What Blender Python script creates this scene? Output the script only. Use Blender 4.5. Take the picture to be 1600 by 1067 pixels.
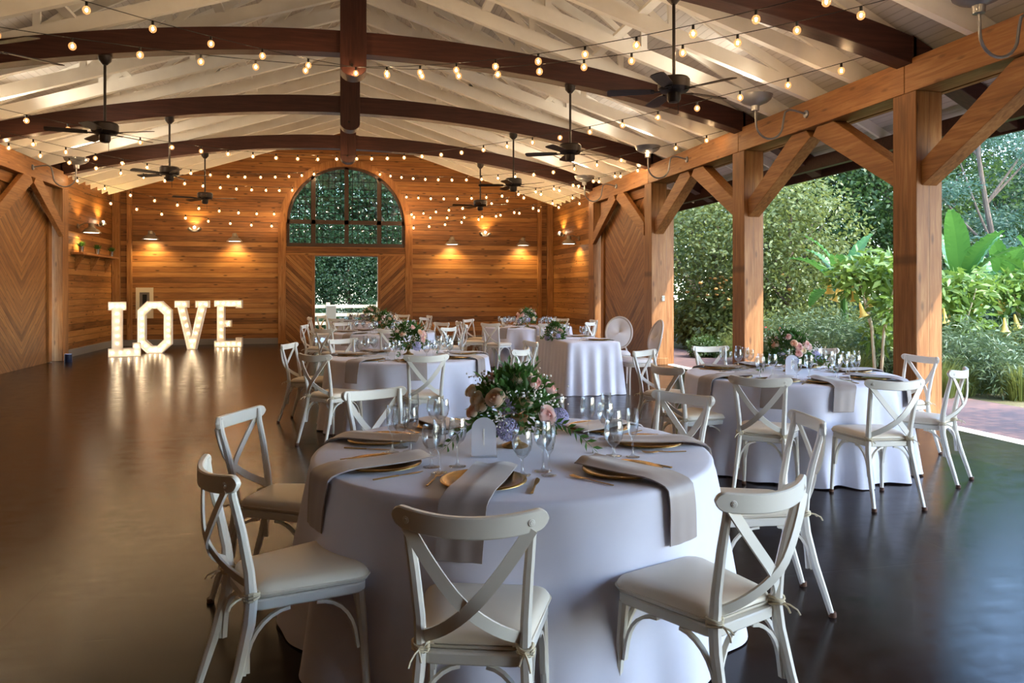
import bpy, math, random
from mathutils import Vector, Matrix
from math import sin, cos, pi, radians as R, sqrt, atan2
for o in list(bpy.data.objects): bpy.data.objects.remove(o)
S = bpy.context.scene; COL = S.collection

# ------------------------------------------------------------------ camera, sky, sun, exposure
TH = R(12.85)
FW = Vector((sin(TH), cos(TH), 0)); RT = Vector((cos(TH), -sin(TH), 0))
cd = bpy.data.cameras.new('camera'); cam = bpy.data.objects.new('camera', cd); COL.objects.link(cam)
cam.location = (0, 0, 1.5); cam.rotation_euler = (pi/2, 0, -TH)
cd.sensor_width = 36; cd.lens = 1175*36/1600; cd.shift_y = -78.5/1600; cd.clip_end = 400; cd.clip_start = .05
S.camera = cam
S.view_settings.view_transform = 'Standard'; S.view_settings.look = 'None'
S.view_settings.gamma = 1; S.view_settings.use_curve_mapping = False
S.view_settings.exposure = 1.46
SUND = Vector((1, -0.95, 1.53)).normalized()
w = bpy.data.worlds.new('sky'); S.world = w; w.use_nodes = True
wn = w.node_tree; bg = wn.nodes['Background']
sk = wn.nodes.new('ShaderNodeTexSky'); sk.sky_type = 'NISHITA'; sk.sun_disc = False
sk.sun_elevation = math.asin(SUND.z); sk.sun_rotation = atan2(SUND.x, SUND.y)
sk.air_density = 1.0; sk.dust_density = .6; sk.ozone_density = 2.5
wn.links.new(sk.outputs[0], bg.inputs[0]); bg.inputs[1].default_value = 0.74
sl = bpy.data.lights.new('sun', 'SUN'); sl.energy = 3.3; sl.angle = R(.6); sl.color = (1, .93, .82)
so = bpy.data.objects.new('sun', sl); COL.objects.link(so)
so.rotation_euler = SUND.to_track_quat('Z', 'Y').to_euler(); so.location = (20, -15, 25)

# ------------------------------------------------------------------ mesh helpers
def tag(o, label=None, cat=None, group=None, kind=None):
    if label: o['label'] = label
    if cat: o['category'] = cat
    if group: o['group'] = group
    if kind: o['kind'] = kind
    return o
def empty(name, loc=(0,0,0), rz=0, label=None, cat=None, group=None, kind=None):
    o = bpy.data.objects.new(name, None); COL.objects.link(o); o.location = loc; o.rotation_euler = (0, 0, rz)
    o.empty_display_size = .1
    return tag(o, label, cat, group, kind)
def kids(o): return [c for c in ALLK.get(o.name, [])]
ALLK = {}
def copy_tree(o, parent=None):
    c = o.copy(); COL.objects.link(c)
    if parent: c.parent = parent; ALLK.setdefault(parent.name, []).append(c)
    for k in list(ALLK.get(o.name, [])): copy_tree(k, c)
    return c
class MB:
    def __init__(s): s.v = []; s.f = []; s.mi = []
    def add(s, vs, fs, M=None):
        b = len(s.v)
        s.v += [tuple(M @ Vector(p)) if M else tuple(p) for p in vs]
        s.f += [tuple(b+i for i in f) for f in fs]
        return s
    def box(s, a, b, M=None):
        x0,y0,z0 = a; x1,y1,z1 = b
        vs = [(x0,y0,z0),(x1,y0,z0),(x1,y1,z0),(x0,y1,z0),(x0,y0,z1),(x1,y0,z1),(x1,y1,z1),(x0,y1,z1)]
        return s.add(vs, [(3,2,1,0),(4,5,6,7),(0,1,5,4),(1,2,6,5),(2,3,7,6),(3,0,4,7)], M)
    def prism(s, poly, ax, a, b, M=None):
        # poly in the plane normal to ax ('x': (y,z), 'y': (x,z), 'z': (x,y))
        n = len(poly)
        def mk(p, q): return {'x':(q,p[0],p[1]), 'y':(p[0],q,p[1]), 'z':(p[0],p[1],q)}[ax]
        vs = [mk(p,a) for p in poly]+[mk(p,b) for p in poly]
        fs = [tuple(range(n-1,-1,-1)), tuple(range(n,2*n))]+[(i,(i+1)%n,n+(i+1)%n,n+i) for i in range(n)]
        return s.add(vs, fs, M)
    def sweep(s, path, w, h, side=(1,0,0), n=4, M=None, cap=True):
        # cross section: w along side, h along the other axis; w,h may be lists
        P = [Vector(p) for p in path]; m = len(P); vs = []; fs = []
        if n == 4: sec = [(-.5,-.5),(.5,-.5),(.5,.5),(-.5,.5)]
        elif n == 8: k=.36; sec = [(-.5,-k+.14),(-k+.14,-.5),(k-.14,-.5),(.5,-k+.14),(.5,k-.14),(k-.14,.5),(-k+.14,.5),(-.5,k-.14)]
        else: sec = [(.5*cos(2*pi*i/n), .5*sin(2*pi*i/n)) for i in range(n)]
        sv = Vector(side).normalized()
        for i, p in enumerate(P):
            t = (P[min(i+1,m-1)]-P[max(i-1,0)]).normalized()
            a = (sv - t*sv.dot(t))
            if a.length < 1e-4: a = t.orthogonal()
            a.normalize(); b = t.cross(a)
            ww = w[i] if isinstance(w,(list,tuple)) else w; hh = h[i] if isinstance(h,(list,tuple)) else h
            for q in sec: vs.append(p + a*q[0]*ww + b*q[1]*hh)
        k = len(sec)
        for i in range(m-1):
            for j in range(k):
                fs.append((i*k+j, i*k+(j+1)%k, (i+1)*k+(j+1)%k, (i+1)*k+j))
        if cap: fs += [tuple(range(k-1,-1,-1)), tuple((m-1)*k+j for j in range(k))]
        return s.add(vs, fs, M)
    def tube(s, path, r, n=8, M=None): 
        rr = [2*q for q in r] if isinstance(r,(list,tuple)) else 2*r
        P = [Vector(p) for p in path]; d = (P[-1]-P[0]); side = d.orthogonal() if d.length>1e-6 else Vector((1,0,0))
        return s.sweep(path, rr, rr, side, max(n,5), M)
    def lathe(s, prof, n=24, c=(0,0,0), M=None, cap=True):
        vs = []; fs = []
        for r, z in prof:
            for i in range(n): vs.append((c[0]+r*cos(2*pi*i/n), c[1]+r*sin(2*pi*i/n), c[2]+z))
        for j in range(len(prof)-1):
            for i in range(n): fs.append((j*n+i, j*n+(i+1)%n, (j+1)*n+(i+1)%n, (j+1)*n+i))
        if cap:
            fs.append(tuple(range(n-1,-1,-1))); fs.append(tuple((len(prof)-1)*n+i for i in range(n)))
        return s.add(vs, fs, M)
    def ball(s, c, r, nu=10, nv=6, M=None, sq=1):
        prof = [(max(r*sin(pi*j/nv),1e-4), -r*sq*cos(pi*j/nv)) for j in range(nv+1)]
        return s.lathe(prof, nu, c, M, False)
    def loft(s, rings, M=None, closed=True, cap=True):
        n = len(rings[0]); vs = [p for r in rings for p in r]; fs = []
        for j in range(len(rings)-1):
            for i in range(n if closed else n-1):
                fs.append((j*n+i, j*n+(i+1)%n, (j+1)*n+(i+1)%n, (j+1)*n+i))
        if cap: fs += [tuple(range(n-1,-1,-1)), tuple((len(rings)-1)*n+i for i in range(n))]
        return s.add(vs, fs, M)
    def build(s, name, mat, parent=None, loc=None, rz=0, bevel=0, smooth=True, ang=35, label=None, cat=None, group=None, kind=None):
        me = bpy.data.meshes.new(name); me.from_pydata(s.v, [], s.f)
        me.materials.append(mat)
        if smooth:
            me.polygons.foreach_set('use_smooth', [True]*len(me.polygons))
            me.set_sharp_from_angle(angle=R(ang))
        o = bpy.data.objects.new(name, me); COL.objects.link(o)
        if parent: o.parent = parent; ALLK.setdefault(parent.name, []).append(o)
        if loc is not None: o.location = loc
        o.rotation_euler = (0,0,rz)
        if bevel:
            m = o.modifiers.new('bevel','BEVEL'); m.width = bevel; m.segments = 1; m.limit_method = 'ANGLE'
        return tag(o, label, cat, group, kind)
def B(a, b): return MB().box(a, b)
def cw(l, d, z=0): v = RT*l + FW*d; return Vector((v.x, v.y, z))
def px(x, d, z=0): return cw((x-800)/1175*d, d, z)      # image column and distance to a floor point
def Mloc(p, rz=0, rx=0, ry=0, sc=1): return Matrix.Translation(Vector(p)) @ Matrix.Rotation(rz,4,'Z') @ Matrix.Rotation(ry,4,'Y') @ Matrix.Rotation(rx,4,'X') @ Matrix.Scale(sc,4)

# ------------------------------------------------------------------ materials
class NT:
    def __init__(s, name):
        s.m = bpy.data.materials.new(name); s.m.use_nodes = True; s.t = s.m.node_tree
        s.p = s.t.nodes['Principled BSDF']; s.out = s.t.nodes['Material Output']
    def n(s, typ, ins=None, **kw):
        nd = s.t.nodes.new('ShaderNode'+typ)
        for k, v in kw.items(): setattr(nd, k, v)
        for k, v in (ins or {}).items(): s.set(nd.inputs[k], v)
        return nd
    def set(s, inp, v):
        if isinstance(v, bpy.types.NodeSocket): s.t.links.new(v, inp)
        elif isinstance(v, bpy.types.Node): s.t.links.new(v.outputs[0], inp)
        else: inp.default_value = v
    def ma(s, op, a, b=0, c=0): return s.n('Math', {0:a,1:b,2:c}, operation=op).outputs[0]
    def obj(s): return s.n('TexCoord').outputs['Object']
    def sep(s, v): q = s.n('SeparateXYZ', {0:v}); return q.outputs
    def comb(s, x, y, z=0.): return s.n('CombineXYZ', {0:x,1:y,2:z}).outputs[0]
    def noise(s, v, sc=1, det=3, ro=.55, dist=0): return s.n('TexNoise', {'Vector':v,'Scale':sc,'Detail':det,'Roughness':ro,'Distortion':dist}).outputs[0]
    def ramp(s, f, stops):
        r = s.n('ValToRGB', {0:f}); e = r.color_ramp.elements
        while len(e) < len(stops): e.new(.5)
        for q, (p, c) in zip(e, stops): q.position = p; q.color = (*c, 1) if len(c)==3 else c
        return r.outputs[0]
    def mix(s, f, a, b, bt='MIX'):
        q = s.n('Mix', None, data_type='RGBA', blend_type=bt)
        s.set(q.inputs[0], f); s.set(q.inputs[6], a if not isinstance(a,tuple) else (*a,1)); s.set(q.inputs[7], b if not isinstance(b,tuple) else (*b,1))
        return q.outputs[2]
    def pr(s, **kw):
        names = dict(col='Base Color', rough='Roughness', metal='Metallic', spec='Specular IOR Level', coat='Coat Weight', coatr='Coat Roughness', sheen='Sheen Weight', emc='Emission Color', ems='Emission Strength', tr='Transmission Weight', alpha='Alpha', sss='Subsurface Weight')
        for k, v in kw.items():
            if isinstance(v, tuple) and len(v)==3: v = (*v,1)
            s.set(s.p.inputs[names[k]], v)
        return s
    def bump(s, h, st=.3, dist=.01): s.set(s.p.inputs['Normal'], s.n('Bump', {'Height':h,'Strength':st,'Distance':dist}).outputs[0]); return s
def plain(name, col, rough=.5, **kw):
    return NT(name).pr(col=col, rough=rough, **kw).m
def lin(r, g, b):
    f = lambda c: ((c/255+.055)/1.055)**2.4 if c > 10 else c/255/12.92
    return (f(r), f(g), f(b))
def wood(name, cs, t, s, size=0, rough=.55, knots=.5, gap=.012, y0=0., k=.8, grain=1., var=.35):
    """cs: (dark, mid, light). t: across-board axis, s: along-grain axis: 'x','y','z','v'(chevron),'w'"""
    q = NT(name); o = q.obj(); X = q.sep(o)
    ax = {'x':X[0],'y':X[1],'z':X[2]}
    if t == 'v':
        a = q.ma('ABSOLUTE', q.ma('SUBTRACT', X[1], y0)); T = q.ma('SUBTRACT', X[2], q.ma('MULTIPLY', a, k)); L = q.ma('ADD', X[2], a)
    elif t == 'w':
        a = q.ma('ABSOLUTE', q.ma('SUBTRACT', X[0], y0)); T = q.ma('SUBTRACT', X[2], q.ma('MULTIPLY', a, k)); L = q.ma('ADD', X[2], a)
    else: T = ax[t]; L = ax[s]
    U = 0.
    if t in 'xyz':
        r = [c for c in 'xyz' if c not in (t, s)][0]; U = ax[r]
    idr = 0.
    if size:
        ti = q.ma('DIVIDE', T, size); fl = q.ma('FLOOR', ti)
        idr = q.n('TexWhiteNoise', {'W':fl}, noise_dimensions='1D').outputs[0]
    else:
        fl = 0.
    Lo = q.ma('ADD', L, q.ma('MULTIPLY', idr, 37.)) if size else L
    g = q.noise(q.comb(q.ma('MULTIPLY', Lo, 1.1*grain), q.ma('MULTIPLY', T, 16*grain), q.ma('MULTIPLY', U, 16*grain) if U != 0. else 0.), 1.6, 5, .6, .6)
    big = q.noise(q.comb(q.ma('MULTIPLY', Lo, .5), q.ma('MULTIPLY', T, 2.), U), 1.5, 2)
    f = q.ma('ADD', q.ma('MULTIPLY', g, .65), q.ma('MULTIPLY', big, .35))
    if size: f = q.ma('ADD', f, q.ma('MULTIPLY', q.ma('SUBTRACT', idr, .5), var))
    c = q.ramp(f, [(.25,cs[0]),(.5,cs[1]),(.75,cs[2])])
    if knots:
        v = q.n('TexVoronoi', {'Vector':q.comb(q.ma('MULTIPLY',Lo,1.3), q.ma('MULTIPLY',T,4.), U), 'Scale':1.}, voronoi_dimensions='2D').outputs['Distance']
        kf = q.n('MapRange', {0:v,1:.035,2:.10,3:knots,4:0.}).outputs[0]
        c = q.mix(kf, c, tuple(x*.25 for x in cs[0]))
    h = g
    if size:
        fr = q.ma('FRACT', ti); e = q.ma('MINIMUM', fr, q.ma('SUBTRACT', 1., fr))
        gm = q.n('MapRange', {0:e,1:0.,2:gap/size,3:1.,4:0.}).outputs[0]
        c = q.mix(q.ma('MULTIPLY', gm, .75), c, tuple(x*.18 for x in cs[0]))
        h = q.ma('SUBTRACT', q.ma('MULTIPLY', g, .15), gm)
    q.pr(col=c, rough=rough, spec=.35); q.bump(h, .5, .004)
    return q.m
PINE = (lin(94,58,28), lin(140,92,48), lin(170,122,70))
TIMB = (lin(94,58,28), lin(144,96,52), lin(180,134,84))
DARK = (lin(40,20,16), lin(62,34,28), lin(84,48,40))
M = {}
M['wall_h'] = wood('pine_planks', PINE, 'z', 'x', .145, .5, .75)
M['wall_hy'] = wood('pine_planks_side', PINE, 'z', 'y', .145, .5, .75)
M['post'] = wood('timber_post', TIMB, 'x', 'z', .16, .55, .5, gap=.004, var=.12)
M['beam_y'] = wood('timber_beam', TIMB, 'z', 'y', 0, .55, .45)
M['trim'] = wood('pine_trim', TIMB, 'x', 'z', 0, .55, .4)
M['brace'] = wood('timber_brace', TIMB, 'z', 'y', 0, .55, .3)
M['arch'] = wood('dark_stained_timber', DARK, 'z', 'x', 0, .45, .1)
M['kpost'] = wood('dark_stained_post', DARK, 'x', 'z', 0, .45, .1)
M['cheviny'] = wood('chevron_boards', PINE, 'v', 'v', .13, .5, .4, y0=0., var=.22)
M['chevinx'] = wood('diagonal_boards', PINE, 'w', 'w', .13, .5, .4, y0=0., k=1.)
M['walnut'] = plain('dark_window_frame', lin(62,42,32), .4)
M['ridge'] = M['arch']
def whitewood():
    q = NT('white_painted_wood'); o = q.obj()
    c = q.ramp(q.noise(o, 3, 4), [(.3,lin(236,233,226)),(.7,lin(246,244,238))])
    return q.pr(col=c, rough=.5).m
M['white'] = whitewood()
def bead():
    q = NT('white_beadboard'); X = q.sep(q.obj())
    t = q.ma('FRACT', q.ma('DIVIDE', X[0], .085)); e = q.ma('MINIMUM', t, q.ma('SUBTRACT', 1., t))
    gm = q.n('MapRange', {0:e,1:0.,2:.09,3:1.,4:0.}).outputs[0]
    c = q.ramp(q.noise(q.comb(X[0], q.ma('MULTIPLY', X[1], .3), X[2]), 4, 3), [(.3,lin(196,190,186)),(.7,lin(212,207,204))])
    c = q.mix(q.ma('MULTIPLY', gm, .45), c, lin(120,110,100))
    q.pr(col=c, rough=.55); q.bump(q.ma('SUBTRACT', 1., gm), .4, .006)
    return q.m
M['bead'] = bead()
def floor_mat():
    q = NT('polished_concrete'); o = q.obj(); X = q.sep(o)
    n1 = q.noise(o, .9, 5, .6, .4); n2 = q.noise(o, 7, 4, .65, .3)
    f = q.ma('ADD', q.ma('MULTIPLY', n1, .6), q.ma('MULTIPLY', n2, .4))
    c = q.ramp(f, [(.3,lin(22,16,14)),(.5,lin(32,24,21)),(.72,lin(46,35,32))])
    def joint(v, off, per, w):
        t = q.ma('FRACT', q.ma('DIVIDE', q.ma('ADD', v, 100*per-off), per)); e = q.ma('MINIMUM', t, q.ma('SUBTRACT', 1., t))
        return q.n('MapRange', {0:e,1:w/per*.6,2:w/per,3:1.,4:0.}).outputs[0]
    j = q.ma('MAXIMUM', joint(X[0], 3.43, 4.9, .008), joint(X[1], 3.55, 3.61, .008))
    c = q.mix(q.ma('MULTIPLY', j, .75), c, lin(20,16,14))
    sc = q.noise(q.comb(q.ma('MULTIPLY',X[0],.35), q.ma('MULTIPLY',X[1],3.)), 5, 4, .7)
    q.pr(col=c, rough=q.n('MapRange', {0:q.ma('ADD',q.ma('MULTIPLY',n2,.6),q.ma('MULTIPLY',sc,.4)),1:.3,2:.7,3:.13,4:.28}).outputs[0], spec=.5, coat=.0)
    q.p.inputs['IOR'].default_value = 1.27
    q.bump(q.ma('SUBTRACT', q.ma('MULTIPLY', n2, .25), j), .05, .004)
    return q.m
M['floor'] = floor_mat()
def brick():
    q = NT('brick_paving'); o = q.obj()
    b = q.n('TexBrick', {'Vector':o,'Scale':1.,'Mortar Size':.006,'Brick Width':.2,'Row Height':.1,'Color1':(*lin(122,86,74),1),'Color2':(*lin(90,70,66),1),'Mortar':(*lin(70,60,54),1)})
    n = q.noise(o, 1.4, 4)
    c = q.mix(q.ma('MULTIPLY', n, .3), b.outputs[0], lin(128,108,98))
    q.pr(col=c, rough=.85); q.bump(b.outputs['Fac'], -.3, .01); return q.m
M['brick'] = brick()
def ground():
    q = NT('garden_ground'); o = q.obj()
    n = q.noise(o, .8, 6, .7)
    c = q.ramp(n, [(.3,lin(56,58,32)),(.5,lin(88,86,48)),(.7,lin(124,112,76))])
    q.pr(col=c, rough=.95); q.bump(q.noise(o, 14, 4), .7, .05); return q.m
M['ground'] = ground()
M['kerb'] = NT('concrete_kerb').pr(col=lin(120,116,114), rough=.8).m
M['rim'] = plain('pale_concrete_edge', lin(205,196,180), .8)
def cloth(name, c1, c2, rough=.75, w=900):
    q = NT(name); o = q.obj()
    c = q.mix(q.noise(o, 5, 3), c1, c2)
    q.pr(col=c, rough=rough, sheen=.25, spec=.3); q.bump(q.noise(o, w, 2), .08, .001); return q.m
M['linen'] = cloth('white_table_linen', lin(206,205,220), lin(222,221,234))
M['napkin'] = cloth('grey_satin_napkin', lin(146,134,130), lin(160,147,142), .42)
M['chair'] = NT('white_painted_chair').pr(col=lin(222,216,204), rough=.35).m
M['cushion'] = NT('ivory_vinyl_cushion').pr(col=lin(226,214,194), rough=.38, spec=.5).m
M['cord'] = plain('cream_cord', lin(214,200,170), .8)
M['foot'] = plain('brown_rubber', lin(92,60,42), .6)
M['gold'] = NT('gold_charger').pr(col=lin(160,126,68), rough=.26, metal=1.).m
M['goldm'] = NT('brushed_gold_cutlery').pr(col=lin(178,144,90), rough=.3, metal=1.).m
M['vase'] = NT('aged_gold_vase').pr(col=lin(170,138,92), rough=.45, metal=.7).m
M['steel'] = NT('dark_bronze').pr(col=lin(44,36,34), rough=.45, metal=.5).m
M['blade'] = wood('fan_blade_wood', (lin(40,28,26),lin(58,42,38),lin(80,60,54)), 'y', 'x', 0, .4, 0)
M['galv'] = NT('galvanised_metal').pr(col=lin(128,130,138), rough=.38, metal=.6).m
M['galvd'] = NT('weathered_zinc').pr(col=lin(128,118,106), rough=.5, metal=.5).m
M['iron'] = NT('black_iron').pr(col=lin(20,18,18), rough=.5, metal=.3).m
def glass(name, tint=(1,1,1), f=.35, rough=.0):
    q = NT(name); t = q.t; t.nodes.remove(q.p)
    tr = q.n('BsdfTransparent', {0:(*tint,1)}); gl = q.n('BsdfGlossy', {'Roughness':rough})
    lw = q.n('LayerWeight', {'Blend':f}); fac = q.ma('ADD', q.ma('MULTIPLY', q.ma('POWER', lw.outputs['Facing'], 1.6), .95), .07)
    mx = q.n('MixShader', {0:fac, 1:tr.outputs[0], 2:gl.outputs[0]})
    t.links.new(mx.outputs[0], q.out.inputs[0]); return q.m
M['glass'] = glass('clear_drinking_glass', (.97,.98,.98))
M['pane'] = glass('window_glass', (.86,.93,.9), .12, .01)
def frosted():
    q = NT('frosted_acrylic'); q.pr(col=lin(225,225,235), rough=.4, alpha=.5); return q.m
M['frost'] = frosted()
def emis(name, col, st, base=(1,1,1)):
    return NT(name).pr(col=base, emc=col, ems=st, rough=.4).m
M['filament'] = emis('warm_filament', (1,.78,.5), 270)
M['globe'] = (lambda q: (q.t.nodes.remove(q.p), q.t.links.new(q.n('MixShader', {0:.25, 1:q.n('MixShader',{0:.12,1:q.n('BsdfTransparent',{0:(1,.82,.62,1)}).outputs[0],2:q.n('BsdfGlossy',{'Roughness':.05}).outputs[0]}).outputs[0], 2:q.n('Emission',{0:(1,.45,.16,1),1:1.1}).outputs[0]}).outputs[0], q.out.inputs[0]), q.m)[-1])(NT('amber_bulb_glass'))
M['bulb'] = emis('lit_bulb', (1,.80,.52), 30)
M['lampface'] = emis('lit_lamp_face', (1,.84,.62), 5)
M['lovebulb'] = emis('lit_marquee_bulb', (1,.76,.46), 12)
M['lwhite'] = plain('white_marquee_paint', lin(238,230,222), .45)
def leafm(name, c1, c2, tr=.35, rough=.45):
    q = NT(name); t = q.t
    rnd = q.n('TexWhiteNoise', {'Vector':q.n('VectorMath', {0:q.obj(),1:(4.,4.,4.)}, operation='MULTIPLY').outputs[0]}).outputs[0]
    nz = q.noise(q.obj(), 2.2, 3)
    c = q.mix(nz, c1, c2)
    q.pr(col=c, rough=rough, spec=.4)
    tl = q.n('BsdfTranslucent', {0:q.mix(.5, c, tuple(min(1,x*1.6) for x in c2))})
    mx = q.n('MixShader', {0:tr, 1:q.p.outputs[0], 2:tl.outputs[0]})
    t.links.new(mx.outputs[0], q.out.inputs[0]); return q.m
M['leafA'] = leafm('tree_leaves', lin(38,62,28), lin(84,106,48))
M['leafB'] = leafm('dark_tree_leaves', lin(26,48,30), lin(62,88,50))
M['leafC'] = leafm('yellow_green_leaves', lin(64,82,36), lin(122,126,62))
M['leafE'] = leafm('conifer_needles', lin(40,70,54), lin(84,112,88))
M['banana'] = leafm('banana_leaf', lin(42,84,28), lin(84,126,52), .28, .3)
M['brug'] = leafm('trumpet_tree_leaf', lin(70,108,34), lin(122,144,60), .28)
M['grass'] = leafm('garden_grass', lin(78,102,44), lin(138,142,76), .3)
M['sage'] = leafm('grey_green_leaves', lin(60,82,52), lin(106,124,82), .25)
M['fleaf'] = leafm('bouquet_leaves', lin(34,72,30), lin(84,124,56), .25)
M['bark'] = wood('bark', (lin(60,50,40),lin(92,78,64),lin(128,110,92)), 'x', 'z', 0, .9, 0)
M['soil'] = plain('dark_soil', lin(54,40,30), .95)
def petal(name, a, b):
    q = NT(name); v = q.n('VectorMath', {0:q.obj()}, operation='LENGTH').outputs['Value']
    f = q.n('MapRange', {0:v,1:.006,2:.030,3:0.,4:1.}).outputs[0]
    c = q.mix(f, a, b); q.pr(col=c, rough=.6, spec=.2)
    tl = q.n('BsdfTranslucent', {0:c}); mx = q.n('MixShader', {0:.3, 1:q.p.outputs[0], 2:tl.outputs[0]})
    q.t.links.new(mx.outputs[0], q.out.inputs[0]); return q.m
M['peach'] = petal('peach_petal', lin(252,200,164), lin(255,236,216))
M['blush'] = petal('blush_petal', lin(244,184,174), lin(255,232,226))
M['cream'] = petal('cream_petal', lin(252,224,178), lin(255,246,226))
M['hydra'] = petal('lavender_petal', lin(150,150,200), lin(190,186,222))
M['baby'] = plain('white_tiny_flowers', lin(240,236,228), .6)
M['yellow'] = petal('yellow_trumpet', lin(236,190,80), lin(248,220,120))
M['red'] = plain('red_blossom', lin(214,50,44), .6)
M['rust'] = petal('rusty_blossom', lin(190,110,70), lin(214,160,90))
M['blue'] = plain('dark_blue_housing', lin(28,36,66), .4)
M['tin'] = NT('polished_tin').pr(col=lin(196,194,190), rough=.25, metal=1.).m
M['fence'] = plain('weathered_pale_wood', lin(196,180,150), .8)
M['uph'] = cloth('pale_grey_upholstery', lin(198,190,188), lin(212,205,202))
M['ovalframe'] = plain('whitewashed_frame', lin(186,172,158), .5)
M['panelm'] = plain('cream_panel', lin(205,190,160), .5)
# ------------------------------------------------------------------ the building
XC = .175
def ST(mb, name, mat, **k):
    k.setdefault('kind', 'structure'); return mb.build(name, mat, **k)
def ceilz(u): return 4.25 + .52*(6.2-abs(u))
YB, YE = -4.0, 22.6
ST(B((-6.6,YB,-.25),(6.5,22.8,0)), 'floor', M['floor'])
ST(B((6.5,YB,-.25),(6.72,22.8,-.004)), 'trim_1', M['rim'])
ST(B((6.72,-14,-.3),(8.75,46,-.03)), 'brick_path', M['brick'])
g = MB(); nx, ny = 60, 70
for j in range(ny+1):
    for i in range(nx+1):
        x = -60+140*i/nx; y = -50+150*j/ny
        g.v.append((x, y, -.36+.05*sin(x*.7)*cos(y*.5)))
for j in range(ny):
    for i in range(nx): g.f.append((j*(nx+1)+i, j*(nx+1)+i+1, (j+1)*(nx+1)+i+1, (j+1)*(nx+1)+i))
ST(g, 'ground', M['ground'])
ST(B((8.75,-30,-.5),(60,60,-.06)), 'garden_bed', M['ground'])
ST(B((-20,22.8,-.5),(8.75,60,-.05)), 'gravel_yard', M['ground'])
# ceiling: two sloping slabs
for s, nm in ((-1,'ceiling'),(1,'ceiling')):
    p = [(XC, ceilz(0)), (XC+s*7.5, ceilz(7.5)), (XC+s*7.5, ceilz(7.5)+.14), (XC, ceilz(0)+.14)]
    if s < 0: p = p[::-1]
    ST(MB().prism(p, 'y', YB, 23.3), nm, M['bead'], smooth=False)
# end wall in vertical slices with the arched window and the doorway left open
WH, SILL, SPR = 1.68, 2.84, 3.47
mb = MB(); N = 96; xs = sorted(set([-6.3,6.3,-WH,WH,-.9,.9]+[WH*cos(pi*i/48) for i in range(49)]+[-6.3+12.6*i/12 for i in range(13)]))
for a, b in zip(xs, xs[1:]):
    m = (a+b)/2
    ta, tb = ceilz(a), ceilz(b)
    segs = []
    if abs(m) < WH:
        lo = 2.52 if abs(m) < .9 else 0
        segs.append((lo, lo, SILL, SILL))
        za = SPR+sqrt(max(0,WH*WH-a*a)); zb = SPR+sqrt(max(0,WH*WH-b*b)); segs.append((za, zb, ta, tb))
    else: segs.append((0, 0, ta, tb))
    for z0, z1, z2, z3 in segs:
        mb.prism([(XC+a,z0),(XC+b,z1),(XC+b,z3),(XC+a,z2)], 'y', YE, YE+.22)
ST(mb, 'wall_end', M['wall_h'], smooth=False)
ST(B((-6.305,18.2,0),(-6.105,YE,4.4)), 'wall_left', M['wall_hy'])
ST(B((6.455,18.2,0),(6.655,YE,4.4)), 'wall_right', M['wall_hy'])
ST(B((-6.3,YB,0),(-6.1,14.6,4.4)), 'wall_left', M['wall_hy'])
ST(B((-6.3,YB-.2,0),(6.6,YB,7.6)), 'wall_back', M['wall_h'])
# kerb baseboards
ST(B((-6.1,22.5,0),(XC-1.7,YE,.16)), 'baseboard_end', M['kerb']); ST(B((XC+1.7,22.5,0),(6.45,YE,.16)), 'baseboard_end', M['kerb'])
ST(B((-6.1,18.25,0),(-6.0,22.5,.16)), 'baseboard_left', M['kerb']); ST(B((6.35,18.25,0),(6.45,22.5,.16)), 'baseboard_right', M['kerb'])
k = 2
for u0, u1, z0, z1 in ((-6.27,-6.08,0,4.2),(6.08,6.27,0,4.2),(-5.9,-5.78,.16,4.45),(5.78,5.9,.16,4.45),(-1.92,-1.70,0,3.5),(1.70,1.92,0,3.5)):
    ST(B((XC+u0,22.48,z0),(XC+u1,22.6,z1)), 'trim_%d'%k, M['trim'], bevel=.006); k += 1
ST(B((XC-1.72,22.5,2.54),(XC+1.72,22.6,2.78)), 'trim_%d'%k, M['wall_h'], bevel=.006); k += 1
mb = MB()                                                     # flat arched casing round the window
for i in range(40):
    a, b = pi*i/40, pi*(i+1)/40
    r0, r1 = WH+.01, WH+.2
    mb.prism([(XC+r0*cos(a),SPR+r0*sin(a)),(XC+r1*cos(a),SPR+r1*sin(a)),(XC+r1*cos(b),SPR+r1*sin(b)),(XC+r0*cos(b),SPR+r0*sin(b))], 'y', 22.52, 22.6)
ST(mb, 'trim_%d'%k, M['trim'], smooth=False); k += 1
# window: frame, mullions, muntins, panes
win = empty('window_1', (XC, 22.66, SILL), kind='structure')
mb = MB(); H = SPR-SILL
for i in range(40):
    a, b = pi*i/40, pi*(i+1)/40; r0, r1 = WH-.07, WH
    mb.prism([(r0*cos(a),H+r0*sin(a)),(r1*cos(a),H+r1*sin(a)),(r1*cos(b),H+r1*sin(b)),(r0*cos(b),H+r0*sin(b))], 'y', -.05, .05)
for s in (-1,1): mb.box((min(s*WH,s*(WH-.07)),-.05,0),(max(s*WH,s*(WH-.07)),.05,H))
mb.box((-WH,-.08,-.05),(WH,.06,.06))
for u, zt in ((-.94,sqrt(WH**2-.94**2)),(0,WH),(.94,sqrt(WH**2-.94**2))): mb.box((u-.06,-.05,0),(u+.06,.05,H+zt-.02))
mb.box((-WH,-.05,.62),(WH,.05,.74))
mb.build('window_frame', M['walnut'], win, smooth=False)
mb = MB(); u = -WH
for i in range(1, 20):
    u = -WH+i*2*WH/20
    mb.box((u-.008,-.02,0),(u+.008,.02,H+sqrt(max(0,WH**2-u*u))-.03))
for i in range(1, 11):
    z = i*.235
    hw = WH if z < H else sqrt(max(0,WH**2-(z-H)**2))
    if hw > .1: mb.box((-hw+.02,-.02,z-.008),(hw-.02,.02,z+.008))
mb.build('muntin_grid', M['iron'], win, smooth=False)
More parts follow.
